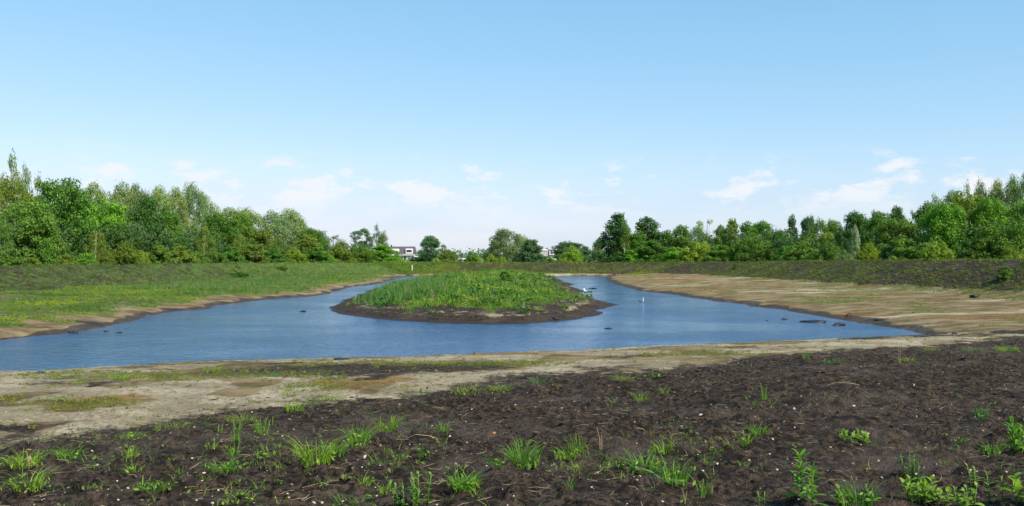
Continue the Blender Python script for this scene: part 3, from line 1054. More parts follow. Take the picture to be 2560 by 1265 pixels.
MIDB = [
    (1330, 598, 66, 'shrub', 'blue', 190, 'dark rounded bush in the middle of the gap, before the willow'),
    (1285, 612, 50, 'wispy', 'grey', 195, 'greyish bush at the foot of the pale willow'),
    (1368, 638, 50, 'shrub', 'mid', 200, 'low green bush hiding the lower part of the far house'),
    (1397, 634, 20, 'shrub', 'green', 210, 'small dark bush right of the far house'),
    (1430, 614, 62, 'wispy', 'yellow', 175, 'sunlit yellow green bush before the dark clump'),
    (1118, 622, 56, 'shrub', 'olive', 200, 'dull olive bush right of the solitary round tree'),
    (1092, 646, 22, 'shrub', 'yellow', 165, 'tiny yellowish bush on the far bank crest'),
    (1180, 626, 34, 'shrub', 'mid', 170, 'green bush just right of the white car'),
    (1158, 657, 34, 'shrub', 'green', 160, 'low dark bush in front of the white car'),
    (1193, 636, 26, 'wispy', 'yellow', 175, 'light bush right of the one by the car'),
    (1228, 635, 40, 'wispy', 'yellow', 180, 'yellowish reedy clump left of the pale willow'),
    (1255, 640, 26, 'wispy', 'yellow', 182, 'smaller reedy clump at the left foot of the pale willow'),
    (1040, 642, 34, 'shrub', 'deep', 400, 'low dark hedge bush between the house and the round tree'),
    (1064, 640, 36, 'shrub', 'blue', 380, 'low bluish bush at the foot of the round tree'),
    (1480, 648, 30, 'shrub', 'deep', 200, 'low black green bush just left of the right wood'),
]
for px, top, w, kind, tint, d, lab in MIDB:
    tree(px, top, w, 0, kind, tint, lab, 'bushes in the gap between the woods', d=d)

# far wood beyond the fields: reads as one low mass
rw = np.random.default_rng(77)
cl = []
for i in range(520):
    x = rw.uniform(-560, 560)
    if rw.uniform() < .25:
        continue
    y = 880 + rw.uniform(0, 90)
    s = rw.uniform(4, 8)
    cl.append(((x, y, rw.uniform(1, 7)), (s * 1.4, s, s * .9)))
wm = crown_mesh('far_wood', rw, cl, 1.3, .9)
wo = obj('far_wood', wm)
wo.color = (*TINT['blue'], 1)  # bluish air haze is put into the foliage colour here
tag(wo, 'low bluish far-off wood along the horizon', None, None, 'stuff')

# understorey inside both woods: dark leafy mass nobody could count
for side, (p0, p1) in (('left', (-60, 930)), ('right', (1530, 2620))):
    cl = []
    for i in range(430):
        px = rw.uniform(p0, p1)
        dd = dcrest(px) + rw.uniform(9, 34)
        s = rw.uniform(.9, 1.7)
        cl.append((((px - CX) / FPX * dd, dd, rw.uniform(.6, 5.2 if px < 560 or px > 2250 else (5.6 if 1520 < px < 2050 else 4.0))), (s, s, s)))
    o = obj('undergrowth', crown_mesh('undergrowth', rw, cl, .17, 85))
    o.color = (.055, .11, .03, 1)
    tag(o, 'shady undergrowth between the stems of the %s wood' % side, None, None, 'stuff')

# ------------------------------------------------------------------ houses, car, posts
M_brick = Mat('pale_brick', .85, .2)
bt = M_brick.n('ShaderNodeTexBrick')
bt.inputs['Scale'].default_value = 4
bt.inputs['Color1'].default_value = (.34, .17, .10, 1)
bt.inputs['Color2'].default_value = (.42, .24, .15, 1)
bt.inputs['Mortar'].default_value = (.45, .42, .38, 1)
M_brick.t.links.new(M_brick.n('ShaderNodeTexCoord').outputs['Object'], bt.inputs['Vector'])
M_brick.col(bt.outputs[0])
M_brick = M_brick.m
M_roof = plain('roof_tile', (.085, .07, .085), .75, .25, 2)
M_white = plain('white_paint', (.78, .77, .74), .5, .06, 1)
M_greyw = plain('grey_render', (.40, .37, .36), .7, .1, 1)
M_glass = Mat('window_glass', .05, .5).col((.015, .018, .022)).m
M_dark = plain('dark_trim', (.03, .03, .035), .6, .2, 2)


def part(name, mb, mat, parent, label=None, smooth=False):
    o = obj(name, mb.mesh(name, mat, smooth), parent)
    if label:
        o['label'] = label
    return o


def window(parent, x0, x1, z0, z1, y, panes, fr=.09):
    f = MB().box((x0, y - .05, z0), (x1, y + .05, z0 + fr)).box((x0, y - .05, z1 - fr), (x1, y + .05, z1))
    f.box((x0, y - .05, z0 + fr), (x0 + fr, y + .05, z1 - fr)).box((x1 - fr, y - .05, z0 + fr), (x1, y + .05, z1 - fr))
    w = part('window', f, M_white, parent)
    st = (x1 - x0 - 2 * fr) / panes
    for i in range(panes):
        a = x0 + fr + i * st
        part('pane', MB().box((a + .03, y - .02, z0 + fr), (a + st - .03, y + .02, z1 - fr)), M_glass, w)
    return w


def house_one():
    d = 450.0
    s = d / FPX
    r = obj('dormer_house', None, None, ((1011 - CX) * s, d, .75), (0, 0, 0))
    tag(r, 'brick house with grey roof and white dormers behind the left bushes', 'house', 'houses beyond the far bank')
    # front wall faces the viewer at local y = 0; ridge along x
    x0, x1, dep = -10.5, 5.0, 8.0
    part('wall', MB().box((x0, 0, -.3), (1.2, dep, 2.75)), M_brick, r, 'pale brick ground-floor wall')
    part('wall', MB().box((1.2, -.15, -.3), (x1, dep, 2.75)), M_greyw, r, 'grey rendered right end of the ground floor')
    ov = .35
    rf = part('roof', MB().add([(x0 - ov, -.7, 2.95), (x1 + ov, -.7, 2.95), (x1 - .1, 2.3, 7.1), (x0 + .1, 2.3, 7.1), (x0 - ov, dep + .5, 2.95), (x1 + ov, dep + .5, 2.95),
                                (x1 - .1, dep - 2.3, 7.1), (x0 + .1, dep - 2.3, 7.1)],
                               [(0, 1, 2, 3), (3, 2, 6, 7), (5, 4, 7, 6), (1, 5, 6, 2), (4, 0, 3, 7), (0, 4, 5, 1)]), M_roof, r)
    part('fascia', MB().box((x0 - ov, -.95, 2.62), (x1 + .6, -.72, 2.96)), M_white, r)
    # right dormer
    part('dormer', MB().box((.7, -.35, 3.5), (4.2, 2.2, 6.0)), M_white, r)
    window(r, 1.0, 3.9, 4.1, 5.5, -.42, 4)
    # left dormer with blank white front
    part('dormer', MB().box((-6.6, -.35, 3.3), (-2.7, 2.2, 5.9)), M_white, r)
    window(r, -6.3, -4.9, 4.1, 5.4, -.42, 2)
    window(r, 1.9, 2.8, .4, 2.1, -.22, 1)
    window(r, 3.6, 4.5, .4, 2.1, -.22, 1)
    window(r, -2.2, -.6, .8, 2.2, -.07, 2)
    part('door', MB().box((-.2, -.06, -.05), (.75, .02, 2.05)), M_dark, r)
    part('annex', MB().box((x1, .6, -.3), (x1 + 1.4, 4, 2.2)), M_white, r)
    part('chimney', MB().box((-7.5, 3.6, 6.9), (-6.8, 4.3, 7.9)), M_dark, rf)


def house_two():
    d = 450.0
    s = d / FPX
    r = obj('gabled_house', None, None, ((1372 - CX) * s, d, .9))
    tag(r, 'dark-roofed far house half hidden by the central bushes', 'house', 'houses beyond the far bank')
    part('wall', MB().box((-4.2, 0, -.3), (4.4, 7, 2.6)), M_brick, r)
    rf = part('roof', MB().add([(-.4, -.6, 2.6), (4.9, -.6, 2.6), (3.6, 2.4, 5.4), (.0, 2.4, 5.4), (-.4, 7.6, 2.6), (4.9, 7.6, 2.6), (3.6, 4.6, 5.4), (.0, 4.6, 5.4)],
                               [(0, 1, 2, 3), (3, 2, 6, 7), (5, 4, 7, 6), (1, 5, 6, 2), (4, 0, 3, 7), (0, 4, 5, 1)]), M_roof, r)
    part('chimney', MB().box((-1.5, 3, 4.4), (-.5, 4, 6.0)), M_dark, r)
    part('flat_roof', MB().box((-4.4, -.3, 4.9), (-.42, 7.3, 5.5)), M_white, r, 'white edge of the flat roof wing')
    part('wall', MB().box((-4.2, .05, 2.62), (-.42, 6.9, 4.88)), M_greyw, r)
    part('dormer', MB().box((.3, -.55, 2.7), (2.6, 2.2, 4.5)), M_white, r)
    window(r, .7, 2.2, 3.1, 4.1, -.62, 2)


house_one()
house_two()

# the white car beyond the far bank
cd = 433.0
car = obj('parked_car', None, None, ((1156 - CX) * cd / FPX, cd, .95), (0, 0, .05))
tag(car, 'small white car parked on the field beyond the far bank', 'car')
M_car = Mat('car_paint', .25, .5).col((.80, .80, .80)).m
M_tyre = plain('tyre', (.02, .02, .02), .9, .2, 3)
body = MB().prism([(-2.15, .3), (2.1, .3), (2.15, .7), (1.95, .9), (1.0, .98), (.45, 1.42), (-1.2, 1.46), (-1.95, 1.02), (-2.15, .9)], -.85, .85)
cb = part('body', body, M_car, car)
for sy in (-1, 1):
    part('side_window', MB().prism([(.85, .98), (.38, 1.36), (-.25, 1.38), (-.25, .98)], sy * .85 - .012, sy * .85 + .012), M_glass, car)
    part('side_window', MB().prism([(-.33, .98), (-.33, 1.38), (-1.1, 1.39), (-1.6, 1.05)], sy * .85 - .012, sy * .85 + .012), M_glass, car)
    for wx in (-1.35, 1.35):
        wv = MB().tube([(wx, sy * .70, .32), (wx, sy * .88, .32)], [.32, .32], 16)
        wh = part('wheel', wv, M_tyre, car)
        part('rim', MB().tube([(wx, sy * .87, .32), (wx, sy * .895, .32)], [.19, .19], 12), M_greyw, wh)
for sy in (-.55, .55):
    part('headlight', MB().box((2.09, sy - .16, .62), (2.17, sy + .16, .76)), M_glass, car)

# white marker post on the far bank
x, y, h = hit(1030, 677)
post = MB()
post.box((-.075, -.075, -.3), (.075, .075, .84)).add([(-.075, -.075, .84), (.075, -.075, .84), (.075, .075, .84), (-.075, .075, .84), (0, 0, .90)],
                                                      [(0, 1, 4), (1, 2, 4), (2, 3, 4), (3, 0, 4)])
tag(obj('marker_post', post.mesh('marker_post', plain('weathered_white', (.48, .46, .38), .8, .15, 6)), None, (x, y, h), (0, .03, .3)),
    'short white wooden post on the green foot of the far bank', 'post')
x = (1493 - CX) * 170 / FPX
post = MB().box((-.3, -.1, 0), (.3, .1, 2.0)).box((-.34, -.14, 2.0), (.34, .14, 2.08))
tag(obj('timber_post', post.mesh('timber_post', M_straw), None, (x, 170, .45)), 'straw-coloured wide timber post left of the right wood', 'post')
post = MB().tube([(0, 0, -.2), (.05, 0, 2.3), (0, 0, 4.4)], [.28, .2, .15], 8)

# ------------------------------------------------------------------ gulls
M_gull = plain('white_plumage', (.80, .80, .79), .6, .05, 8)
M_gwing = plain('grey_plumage', (.33, .35, .38), .6, .1, 8)
M_bill = plain('yellow_bill', (.5, .30, .05), .5, .1, 9)
M_black = plain('black_feather', (.02, .02, .022), .6, .2, 9)


def loft(rings, n=12):
    """one closed surface through elliptic rings (centre, tangent-pitch, half-width, half-height)"""
    b = MB()
    V = []
    for (cx, cz, pitch, hw, hh) in rings:
        for k in range(n):
            a = 2 * math.pi * k / n
            V.append((cx - math.sin(pitch) * math.sin(a) * hh, math.cos(a) * hw, cz + math.cos(pitch) * math.sin(a) * hh))
    m = len(rings)
    Fq = [(i * n + k, i * n + (k + 1) % n, (i + 1) * n + (k + 1) % n, (i + 1) * n + k) for i in range(m - 1) for k in range(n)]
    Fq += [tuple(range(n - 1, -1, -1)), tuple((m - 1) * n + k for k in range(n))]
    return b.add(V, Fq)


def gull(px, py, sc, rz, label, swim):
    x, y = gp(px, py, 0)
    z0 = 0.0
    if not swim:
        x, y, z0 = hit(px, py)
    r = obj('gull', None, None, (x, y, z0), (0, 0, rz), (sc, sc, sc))
    tag(r, label, 'gull', 'gulls on the pond')
    up = -.05 if swim else .12
    # tail -> body -> neck -> head
    part('body', loft([(-.26, up + .13, .1, .012, .01), (-.18, up + .12, .1, .05, .035), (-.08, up + .105, .1, .085, .075), (.02, up + .11, .15, .095, .09),
                       (.10, up + .135, .45, .085, .085), (.155, up + .19, .95, .055, .058), (.175, up + .24, 1.2, .042, .044), (.185, up + .275, .8, .045, .045),
                       (.205, up + .305, .3, .042, .042), (.235, up + .308, 0, .028, .03), (.25, up + .306, 0, .01, .012)]), M_gull, r, None, True)
    part('bill', MB().tube([(.245, 0, up + .304), (.28, 0, up + .302), (.305, 0, up + .290)], [.013, .011, .003], 6), M_bill, r)
    for s in (-1, 1):
        wv = loft([(.09, up + .15, .1, .004, .03), (.03, up + .15, .1, .012, .055), (-.08, up + .14, .12, .014, .05), (-.2, up + .14, .1, .009, .028), (-.30, up + .15, .1, .003, .008)], 8)
        wv.v = [(a, q * 1.0 + s * (.082 if a > -.15 else .05), c) for a, q, c in wv.v]
        w = part('wing', wv, M_gwing, r, None, True)
        part('wing_tip', MB().tube([(-.2, s * .04, up + .145), (-.28, s * .03, up + .155), (-.35, s * .015, up + .165)], [.018, .012, .003], 6), M_black, w)
        part('eye', MB().tube([(.225, s * .030, up + .315), (.225, s * .036, up + .315)], [.007, .006], 6), M_black, r)
        if not swim:
            part('leg', MB().tube([(.0, s * .035, up + .04), (.01, s * .035, 0.06), (.0, s * .035, -.02)], [.009, .007, .007], 6), M_bill, r)
            part('foot', MB().add([(-.01, s * .035, .004), (.05, s * .035 - .03, .004), (.06, s * .035, .006), (.05, s * .035 + .03, .004), (.0, s * .035, .02)],
                                  [(0, 1, 2, 4), (0, 4, 2, 3)]), M_bill, r)


gull(1604, 755, 1.0, -1.15, 'white gull swimming alone in the right arm of the pond', True)
gull(1463, 739, 1.1, 1.9, 'white gull standing at the water edge of the island', False)

# ------------------------------------------------------------------ mud lumps in and by the water
rc = np.random.default_rng(5)
blobs = [blob(rc, 2, .33, .6) for _ in range(4)]
blob_me = [mesh('mud_lump', v, f[1], True, M_wetclod) for v, f in blobs]
LUMPS = [
    (757, 780, 14, 5, 'small black mud lump in the water left of the island'),
    (853, 899, 36, 9, 'flat black mud slab at the near water edge, left of centre'),
    (97, 934, 30, 8, 'black mud lump at the near water edge far left'),
    (2036, 806, 44, 9, 'long dark mud bar in the water near the right shore'),
    (2096, 813, 30, 9, 'oval dark mud hump right of the long mud bar'),
    (1961, 799, 12, 5, 'small dark lump left of the long mud bar'),
    (1917, 803, 7, 3, 'tiny dark lump furthest left of those by the right shore'),
    (1522, 822, 14, 5, 'small dark lump in the water right of the island front'),
    (1480, 722, 22, 4, 'thin dark mud bar in the narrow channel right of the island'),
    (265, 829, 12, 5, 'dark speck of mud in the water by the left shore'),
    (298, 832, 14, 4, 'flat speck of mud beside the left shore'),
    (184, 832, 22, 8, 'dark mud lump on the left water edge'),
    (2385, 836, 14, 9, 'black clod at the end of the right shore'),
    (2435, 745, 16, 16, 'black clod at the foot of the right bank'),
    (2122, 789, 16, 8, 'dark clod on the tan flat at the right'),
    (2205, 800, 24, 5, 'flat dark patch of mud on the tan flat'),
    (2300, 842, 34, 6, 'black mud tongue at the tip of the pond'),
    (1388, 798, 14, 9, 'dark clod low on the front of the island'),
]
for i, (px, py, w, hh, lab) in enumerate(LUMPS):
    x, y, h = hit(px, py)
    s = y / FPX
    o = obj('mud_lump', blob_me[i % 4], None, (x, y, max(h, 0) + hh * s * .12), (0, 0, 0), (w * s * .5, w * s * .45, hh * s * .8))
    tag(o, lab, 'mud', 'mud lumps in and by the pond')

# ------------------------------------------------------------------ masses of low growth (stuff)
rs = np.random.default_rng(33)
gtuft = [blades_proto(rs, 14, .30, .22, .035, .7) for _ in range(5)]
gtall = [blades_proto(rs, 13, .55, .25, .04, .45) for _ in range(4)]
glow = [leafy_proto(rs, 16, .14, .20, .06) for _ in range(4)]
gweed = [leafy_proto(rs, 22, .32, .24, .075) for _ in range(4)]

P, m = sample(34000, lambda x, y, h, m: m['left'] * m['basin'] * np.clip(m['green'] * 1.3 - .25, 0, 1) * (.3 + .7 * sm(fbm(x, y, 2.5, 4, 86), .36, .55)) * (m['bund'] < .9) * (np.abs(x / y) < .64), rs, (-36, -8, 29, 136))
sc = rs.uniform(.35, .9, len(P)) * (1 - .25 * m['bund'])
scatter('meadow_grass', gtuft + glow, P, sc, M_tuft, rs, 'low green grass and weeds covering the left bank')
P, m = sample(9000, lambda x, y, h, m: m['left'] * (m['green'] > .3) * np.exp(-((m['sp'] - 8) / 4.5) ** 2) * sm(y, 58, 66) * sm(y, 112, 96) * .8, rs, (-36, -8, 55, 120))
scatter('reed_grass', gtall, P, rs.uniform(.4, .95, len(P)), mat_leaf('pale_reed', .55, .35, False, (.115, .20, .06), .4), rs, 'pale upright reedy grass on the left bank near the far water')
P, m = sample(26000, lambda x, y, h, m: (m['si'] > 1.1) * np.maximum(sm(m['green'], .25, .7) * .95 * (.25 + .75 * sm(fbm(x, y, 1.6, 3, 87), .32, .48)), .05), rs, (-13, 8, 41, 130))
edge = sm(m['si'], 2.5, 6)
scatter('island_grass', gtall + gweed, P, rs.uniform(.5, 1.2, len(P)) * (.5 + .45 * edge) * (.3 + 1.4 * fbm(P[:, 0], P[:, 1], 1.8, 3, 88)), M_isle, rs, 'lush green grass and weeds covering the island')
P, m = sample(700, lambda x, y, h, m: (m['si'] > 2.5) * .5, rs, (-12, 8, 42, 110))
scatter('island_stalks', [blades_proto(rs, 5, .85, .12, .02, .25) for _ in range(3)], P, rs.uniform(.6, 1.3, len(P)), M_straw, rs, 'dry straw-coloured stalks standing among the island grass')
P, m = sample(1500, lambda x, y, h, m: (m['si'] > 1.6) * (.06 + .94 * sm(fbm(x, y, 2.0, 3, 89), .5, .62)) * .8, rs, (-12, 8, 41, 120))
scatter('island_weeds', gweed, P, rs.uniform(.8, 1.9, len(P)), mat_leaf('dark_weed', .5, .3, False, (.05, .14, .022), .5), rs, 'darker broad-leaved weeds among the island grass')
P, m = sample(5200, lambda x, y, h, m: (m['si'] > 1.0) * (x < -1) * sm(m['si'], 1.2, 3.5) * sm(-x - .06 * y, -1, 3), rs, (-13, 2, 47, 110))
scatter('island_reed', gtall, P, rs.uniform(.8, 1.45, len(P)), mat_leaf('island_reed_leaf', .55, .35, False, (.095, .20, .05), .4), rs, 'taller pale reedy grass along the left side of the island')
P, m = sample(42000, lambda x, y, h, m: m['bund'] * np.clip(np.maximum(m['green'] * 1.2, .10 + .75 * sm(fbm(x, y, 1.1, 3, 93), .42, .6)), 0, 1) * .9 * (np.abs(x / y) < .64), rs, (-40, 40, 42, 146))
scatter('bank_weeds', gweed + glow + gtuft[:2], P, rs.uniform(.3, 1.0, len(P)) ** 1.2, M_bund, rs, 'scattered dark green weeds on the earth banks round the pond')
P, m = sample(20000, lambda x, y, h, m: m['bund'] * (.12 + .88 * sm(fbm(x, y, .9, 3, 94) + .1 * sm(y, 60, 100), .42, .58)) * (np.abs(x / y) < .64), rs, (25, 37, 42, 128))
scatter('bank_seedlings', glow + gtuft[:1], P, rs.uniform(.35, .95, len(P)), mat_leaf('bank_seedling_leaf', .6, .3, False, None, .5, (.5, (.07, .12, .02), (.16, .20, .035))), rs, 'small yellow green weeds sprinkled over the dark right bank')
P, m = sample(16000, lambda x, y, h, m: m['far'] * m['basin'] * sm(m['green'], .3, .7) * .8, rs, (-22, 28, 132, 143))
scatter('far_bank_grass', gtuft, P, rs.uniform(.6, 1.2, len(P)), M_tuft, rs, 'light green grass strip at the foot of the far bank')
P, m = sample(42000, lambda x, y, h, m: (m['right'] * sm(m['green'], .45, .7) * .3 + m['right'] * sm(m['bd'], 8.2, 6) * .5 * sm(y, 75, 50)) * (m['bund'] < .6) * m['basin'] * (m['wet'] < .3), rs, (13, 33, 31, 130))
scatter('flat_moss', glow, P, rs.uniform(.18, .5, len(P)), M_moss, rs, 'low yellowish moss and seedlings on the tan flat at the right')
P, m = sample(60000, lambda x, y, h, m: m['near'] * (.05 + sm(m['green'], .2, .45) * .6) * (m['sp'] > .15) * (np.abs(x / y) < .62), rs, (-16, 16, 11, 33))
scatter('shore_moss', glow + gtuft[:2], P, rs.uniform(.12, .40, len(P)), M_moss, rs, 'low yellow green seedlings on the sandy near shore')

# peat crumbs, pebbles, straw over the foreground
P, m = sample(46000, lambda x, y, h, m: np.clip(m['dark'] * (m['fg'] > -1) + .16, 0, 1) * (np.abs(x / (y + .1)) < .64) * (.45 + .55 * sm(fbm(x, y, 1.2, 3, 81), .4, .65)) * (y < 34) * (m['sp'] > .3), rs, (-14, 20, 5.5, 34))
crumbs = [blob(rs, 1, .55, .7) for _ in range(5)]
scatter('peat_crumbs', crumbs, P, np.clip(rs.lognormal(-4.45, .55, len(P)), .005, .042), M_clod, rs, 'dark crumbs and clods of peat strewn over the foreground bank', 0)
P, m = sample(15000, lambda x, y, h, m: (m['fg'] > -2.5) * (np.abs(x / (y + .1)) < .64) * (m['sp'] > .4) * (.15 + .85 * sm(fbm(x, y, .8, 3, 83), .42, .62)) * .8, rs, (-12, 17, 5.5, 28))
P[:, 2] += .008
scatter('dry_crumbs', [blob(rs, 1, .5, .5) for _ in range(3)], P, np.clip(rs.lognormal(-4.7, .5, len(P)), .004, .024), mat_leaf('dry_crumb', .95, 0.0, False, (.17, .128, .095), .8), rs, 'fine greyish dry crumbs and fibre bits on the dark soil', 0)
P, m = sample(3600, lambda x, y, h, m: (m['fg'] > -3) * (np.abs(x / (y + .1)) < .64) * (m['sp'] > .5) * (.4 + .6 * (m['fg'] > 0)), rs, (-12, 17, 5.5, 27))
P[:, 2] += .012
pebs = [blob(rs, 1, .25, .7) for _ in range(3)]
scatter('gravel', pebs, P, np.clip(rs.lognormal(-5.25, .5, len(P)), .003, .017), M_stone, rs, 'tiny pale pebbles and shell bits scattered in the dark soil', 0)
P, m = sample(1700, lambda x, y, h, m: (m['fg'] > -.5) * (np.abs(x / (y + .1)) < .64), rs, (-12, 17, 5.5, 28))
P[:, 2] += .015
sprig = []
for i in range(5):
    bb = MB()
    for k in range(2):
        a = rs.uniform(0, 6.28)
        l = rs.uniform(.04, .16)
        q = np.array([rs.normal(0, .03), rs.normal(0, .03), .01])
        e = q + np.array([math.cos(a) * l, math.sin(a) * l, rs.uniform(0, .02)])
        bb.tube([q, (q + e) / 2 + np.array([rs.normal(0, .01), rs.normal(0, .01), .004]), e], [.0022, .002, .001], 4, False)
    sprig.append((np.array(bb.v), (np.array(bb.f), np.zeros((0, 3), int))))
scatter('straw_litter', sprig, P, rs.uniform(.5, 1.4, len(P)), M_straw, rs, 'thin dry straw and root bits lying on the dark soil', 0)
P, m = sample(9000, lambda x, y, h, m: (m['fg'] > -1.2) * (np.abs(x / (y + .1)) < .64) * (.08 + .92 * sm(fbm(x, y, 1.7, 3, 91) + .12 * sm(-x, -1, 3), .5, .66)) * .8, rs, (-12, 18, 5.5, 31))
gsm = [blades_proto(rs, 6, .10, .06, .006, .8, 2) for _ in range(4)] + [leafy_proto(rs, 7, .035, .05, .018) for _ in range(3)]
scatter('seedlings', gsm, P, rs.uniform(.5, 1.5, len(P)), mat_leaf('seedling_leaf', .55, .35, False, (.10, .15, .03), .5), rs, 'thin seedlings and grass sprouting from the dark foreground soil')

# ------------------------------------------------------------------ foreground stones one can pick out
stone_me = []
for i in range(5):
    v, f = blob(rs, 2, .2, .65)
    stone_me.append(mesh('stone', v, f[1], True, M_stone))
STONES = [(911, 1153, 14), (785, 1262, 14), (805, 1264, 12), (1751, 1041, 11), (1873, 1157, 13), (1793, 1164, 9), (2076, 1122, 9), (1656, 1258, 9), (1757, 1178, 8),
          (1284, 1246, 9), (1288, 1022, 8), (1942, 1177, 14), (2204, 1196, 8), (2333, 1197, 8), (2442, 1184, 9), (2426, 1176, 10), (320, 1222, 11), (546, 1227, 9), (296, 1253, 8),
          (243, 1164, 13), (511, 1191, 11), (230, 1128, 9), (706, 1092, 8), (1125, 1094, 8), (1105, 1199, 7), (722, 1245, 8), (1586, 1056, 6), (1404, 1022, 7), (1932, 1106, 9),
          (1703, 1069, 7), (2313, 1123, 7), (2196, 962, 7), (2285, 964, 6), (2134, 1024, 9), (1985, 1025, 12), (530, 1262, 13), (1164, 1055, 8), (2170, 1090, 8), (2290, 1190, 10), (1600, 1204, 8)]
SLAB = {0: 'largest pale stone on the soil, left of the photo middle', 1: 'pale rounded stone at the lower edge, left one of a pair',
        2: 'pale rounded stone at the lower edge, right one of a pair', 3: 'cream stone lying alone on the soil right of the middle',
        4: 'white stone right of the long blue green leaf', 11: 'white pointed stone left of the tall leafy weed',
        19: 'cream flat stone near the left grass tufts', 35: 'pale stone cut by the lower edge at the left'}
for i, (px, py, w) in enumerate(STONES):
    x, y, h = hit(px, py)
    s = w * .75 * y / FPX / 2
    o = obj('stone', stone_me[i % 5], None, (x, y, h + s * .12), (rs.normal(0, .3), rs.normal(0, .3), rs.uniform(0, 6)), (s * 1.05, s * .9, s * 1.0))
    tag(o, SLAB.get(i, 'small white pebble lying on the dark foreground soil'), 'stone', 'pale stones on the dark soil' if i in SLAB else 'small white pebbles on the dark soil')
M_tile = plain('orange_tile', (.42, .15, .05), .8, .2, 8)
v, f = blob(rs, 1, .25, .8)
shard_me = mesh('brick_shard', v, f[1], False, M_tile)
for px, py, w, lab in ((1234, 1087, 13, 'orange brick shard beside the dense grass tuft'), (2168, 1186, 8, 'small orange shard right of the tall leafy weed'),
                       (2548, 1222, 14, 'reddish shard at the right edge among leaves')):
    x, y, h = hit(px, py)
    s = w * y / FPX / 2
    tag(obj('brick_shard', shard_me, None, (x, y, h + s * .3), (.3, .5, px), (s, s * .7, s * .8)), lab, 'shard', 'brick shards on the soil')
x, y, h = hit(72, 1168)
b = MB().tube([(0, 0, -.03), (.006, 0, .05), (-.004, 0, .10)], [.036, .032, .026], 8)
tag(obj('wood_stub', b.mesh('wood_stub', M_straw, False), None, (x, y, h)), 'beige wooden stub standing in grass at the left edge', 'stub')

# curved dry stalks that stand out
for i, (px, py, w, hh, lab) in enumerate([(2110, 966, 80, 14, 'long pinkish bent twig lying on the right soil'), (2248, 905, 12, 52, 'tall dry straw stalk at the right beyond the soil edge'),
                                          (1500, 1125, 14, 58, 'dry bent stalk right of the dense grass tuft'), (1600, 1085, 34, 20, 'curled pale dry root on the soil'),
                                          (1055, 1105, 80, 22, 'arched grey dry stalk behind the middle tufts')]):
    x, y, h = hit(px, py)
    s = y / FPX
    b = MB()
    if hh > w:
        b.tube([(0, 0, -.02), (-.1 * w * s, 0, hh * s * .5), (-.6 * w * s, 0, hh * s)], [.006, .005, .003], 5)
        b.tube([(.02, 0, -.02), (.3 * w * s, .01, hh * s * .4), (.2 * w * s, 0, hh * s * .75)], [.005, .004, .002], 5)
    else:
        b.tube([(-w * s * .5, .03, .01), (-w * s * .2, 0, hh * s * .6), (w * s * .2, -.02, hh * s * .5), (w * s * .5, .02, .01)], [.004, .0055, .005, .003], 5)
    tag(obj('dry_stalk', b.mesh('dry_stalk', M_straw), None, (x, y, h)), lab, 'stalk', 'dry stalks on the foreground soil')

# ------------------------------------------------------------------ foreground tufts
FG = {'grass': (.115, .25, .025), 'lime': (.18, .29, .03), 'deep': (.06, .17, .022), 'blue': (.10, .21, .07), 'pale': (.20, .25, .055)}


def near_tuft(px, py, w, hh, tint, label, dens=1.0, lean=.9, leafy=0, seed=0):
    x, y, h = hit(px, py)
    s = y / FPX
    r = np.random.default_rng(seed + int(px * 3 + py))
    H, Wd = hh * s * .82, w * s * 1.1
    n = int(np.clip(30 * dens * Wd / .25, 16, 110))
    v, (q, t) = blades_proto(r, n, H * 1.15, Wd * .5, max(.005, min(.010, H * .05)), lean * min(2.0, max(.7, .75 * Wd / H)), 5)
    root = obj('grass_tuft', mesh('grass_tuft', v, [q, t], True, M_fgrass), None, (x, y, h - .005), (0, 0, r.uniform(0, 6)))
    c = FG[tint]
    root.color = (*c, 1)
    tag(root, label, 'grass tuft', 'green tufts on the foreground bank')
    if leafy:
        v, (q, t) = leafy_proto(r, leafy, H * .5, Wd * .5, min(.026, max(.014, Wd * .085)))
        o = obj('low_leaves', mesh('low_leaves', v, [q], False, M_fgrass), root)
        o.color = (*FG['lime'], 1)
    return root


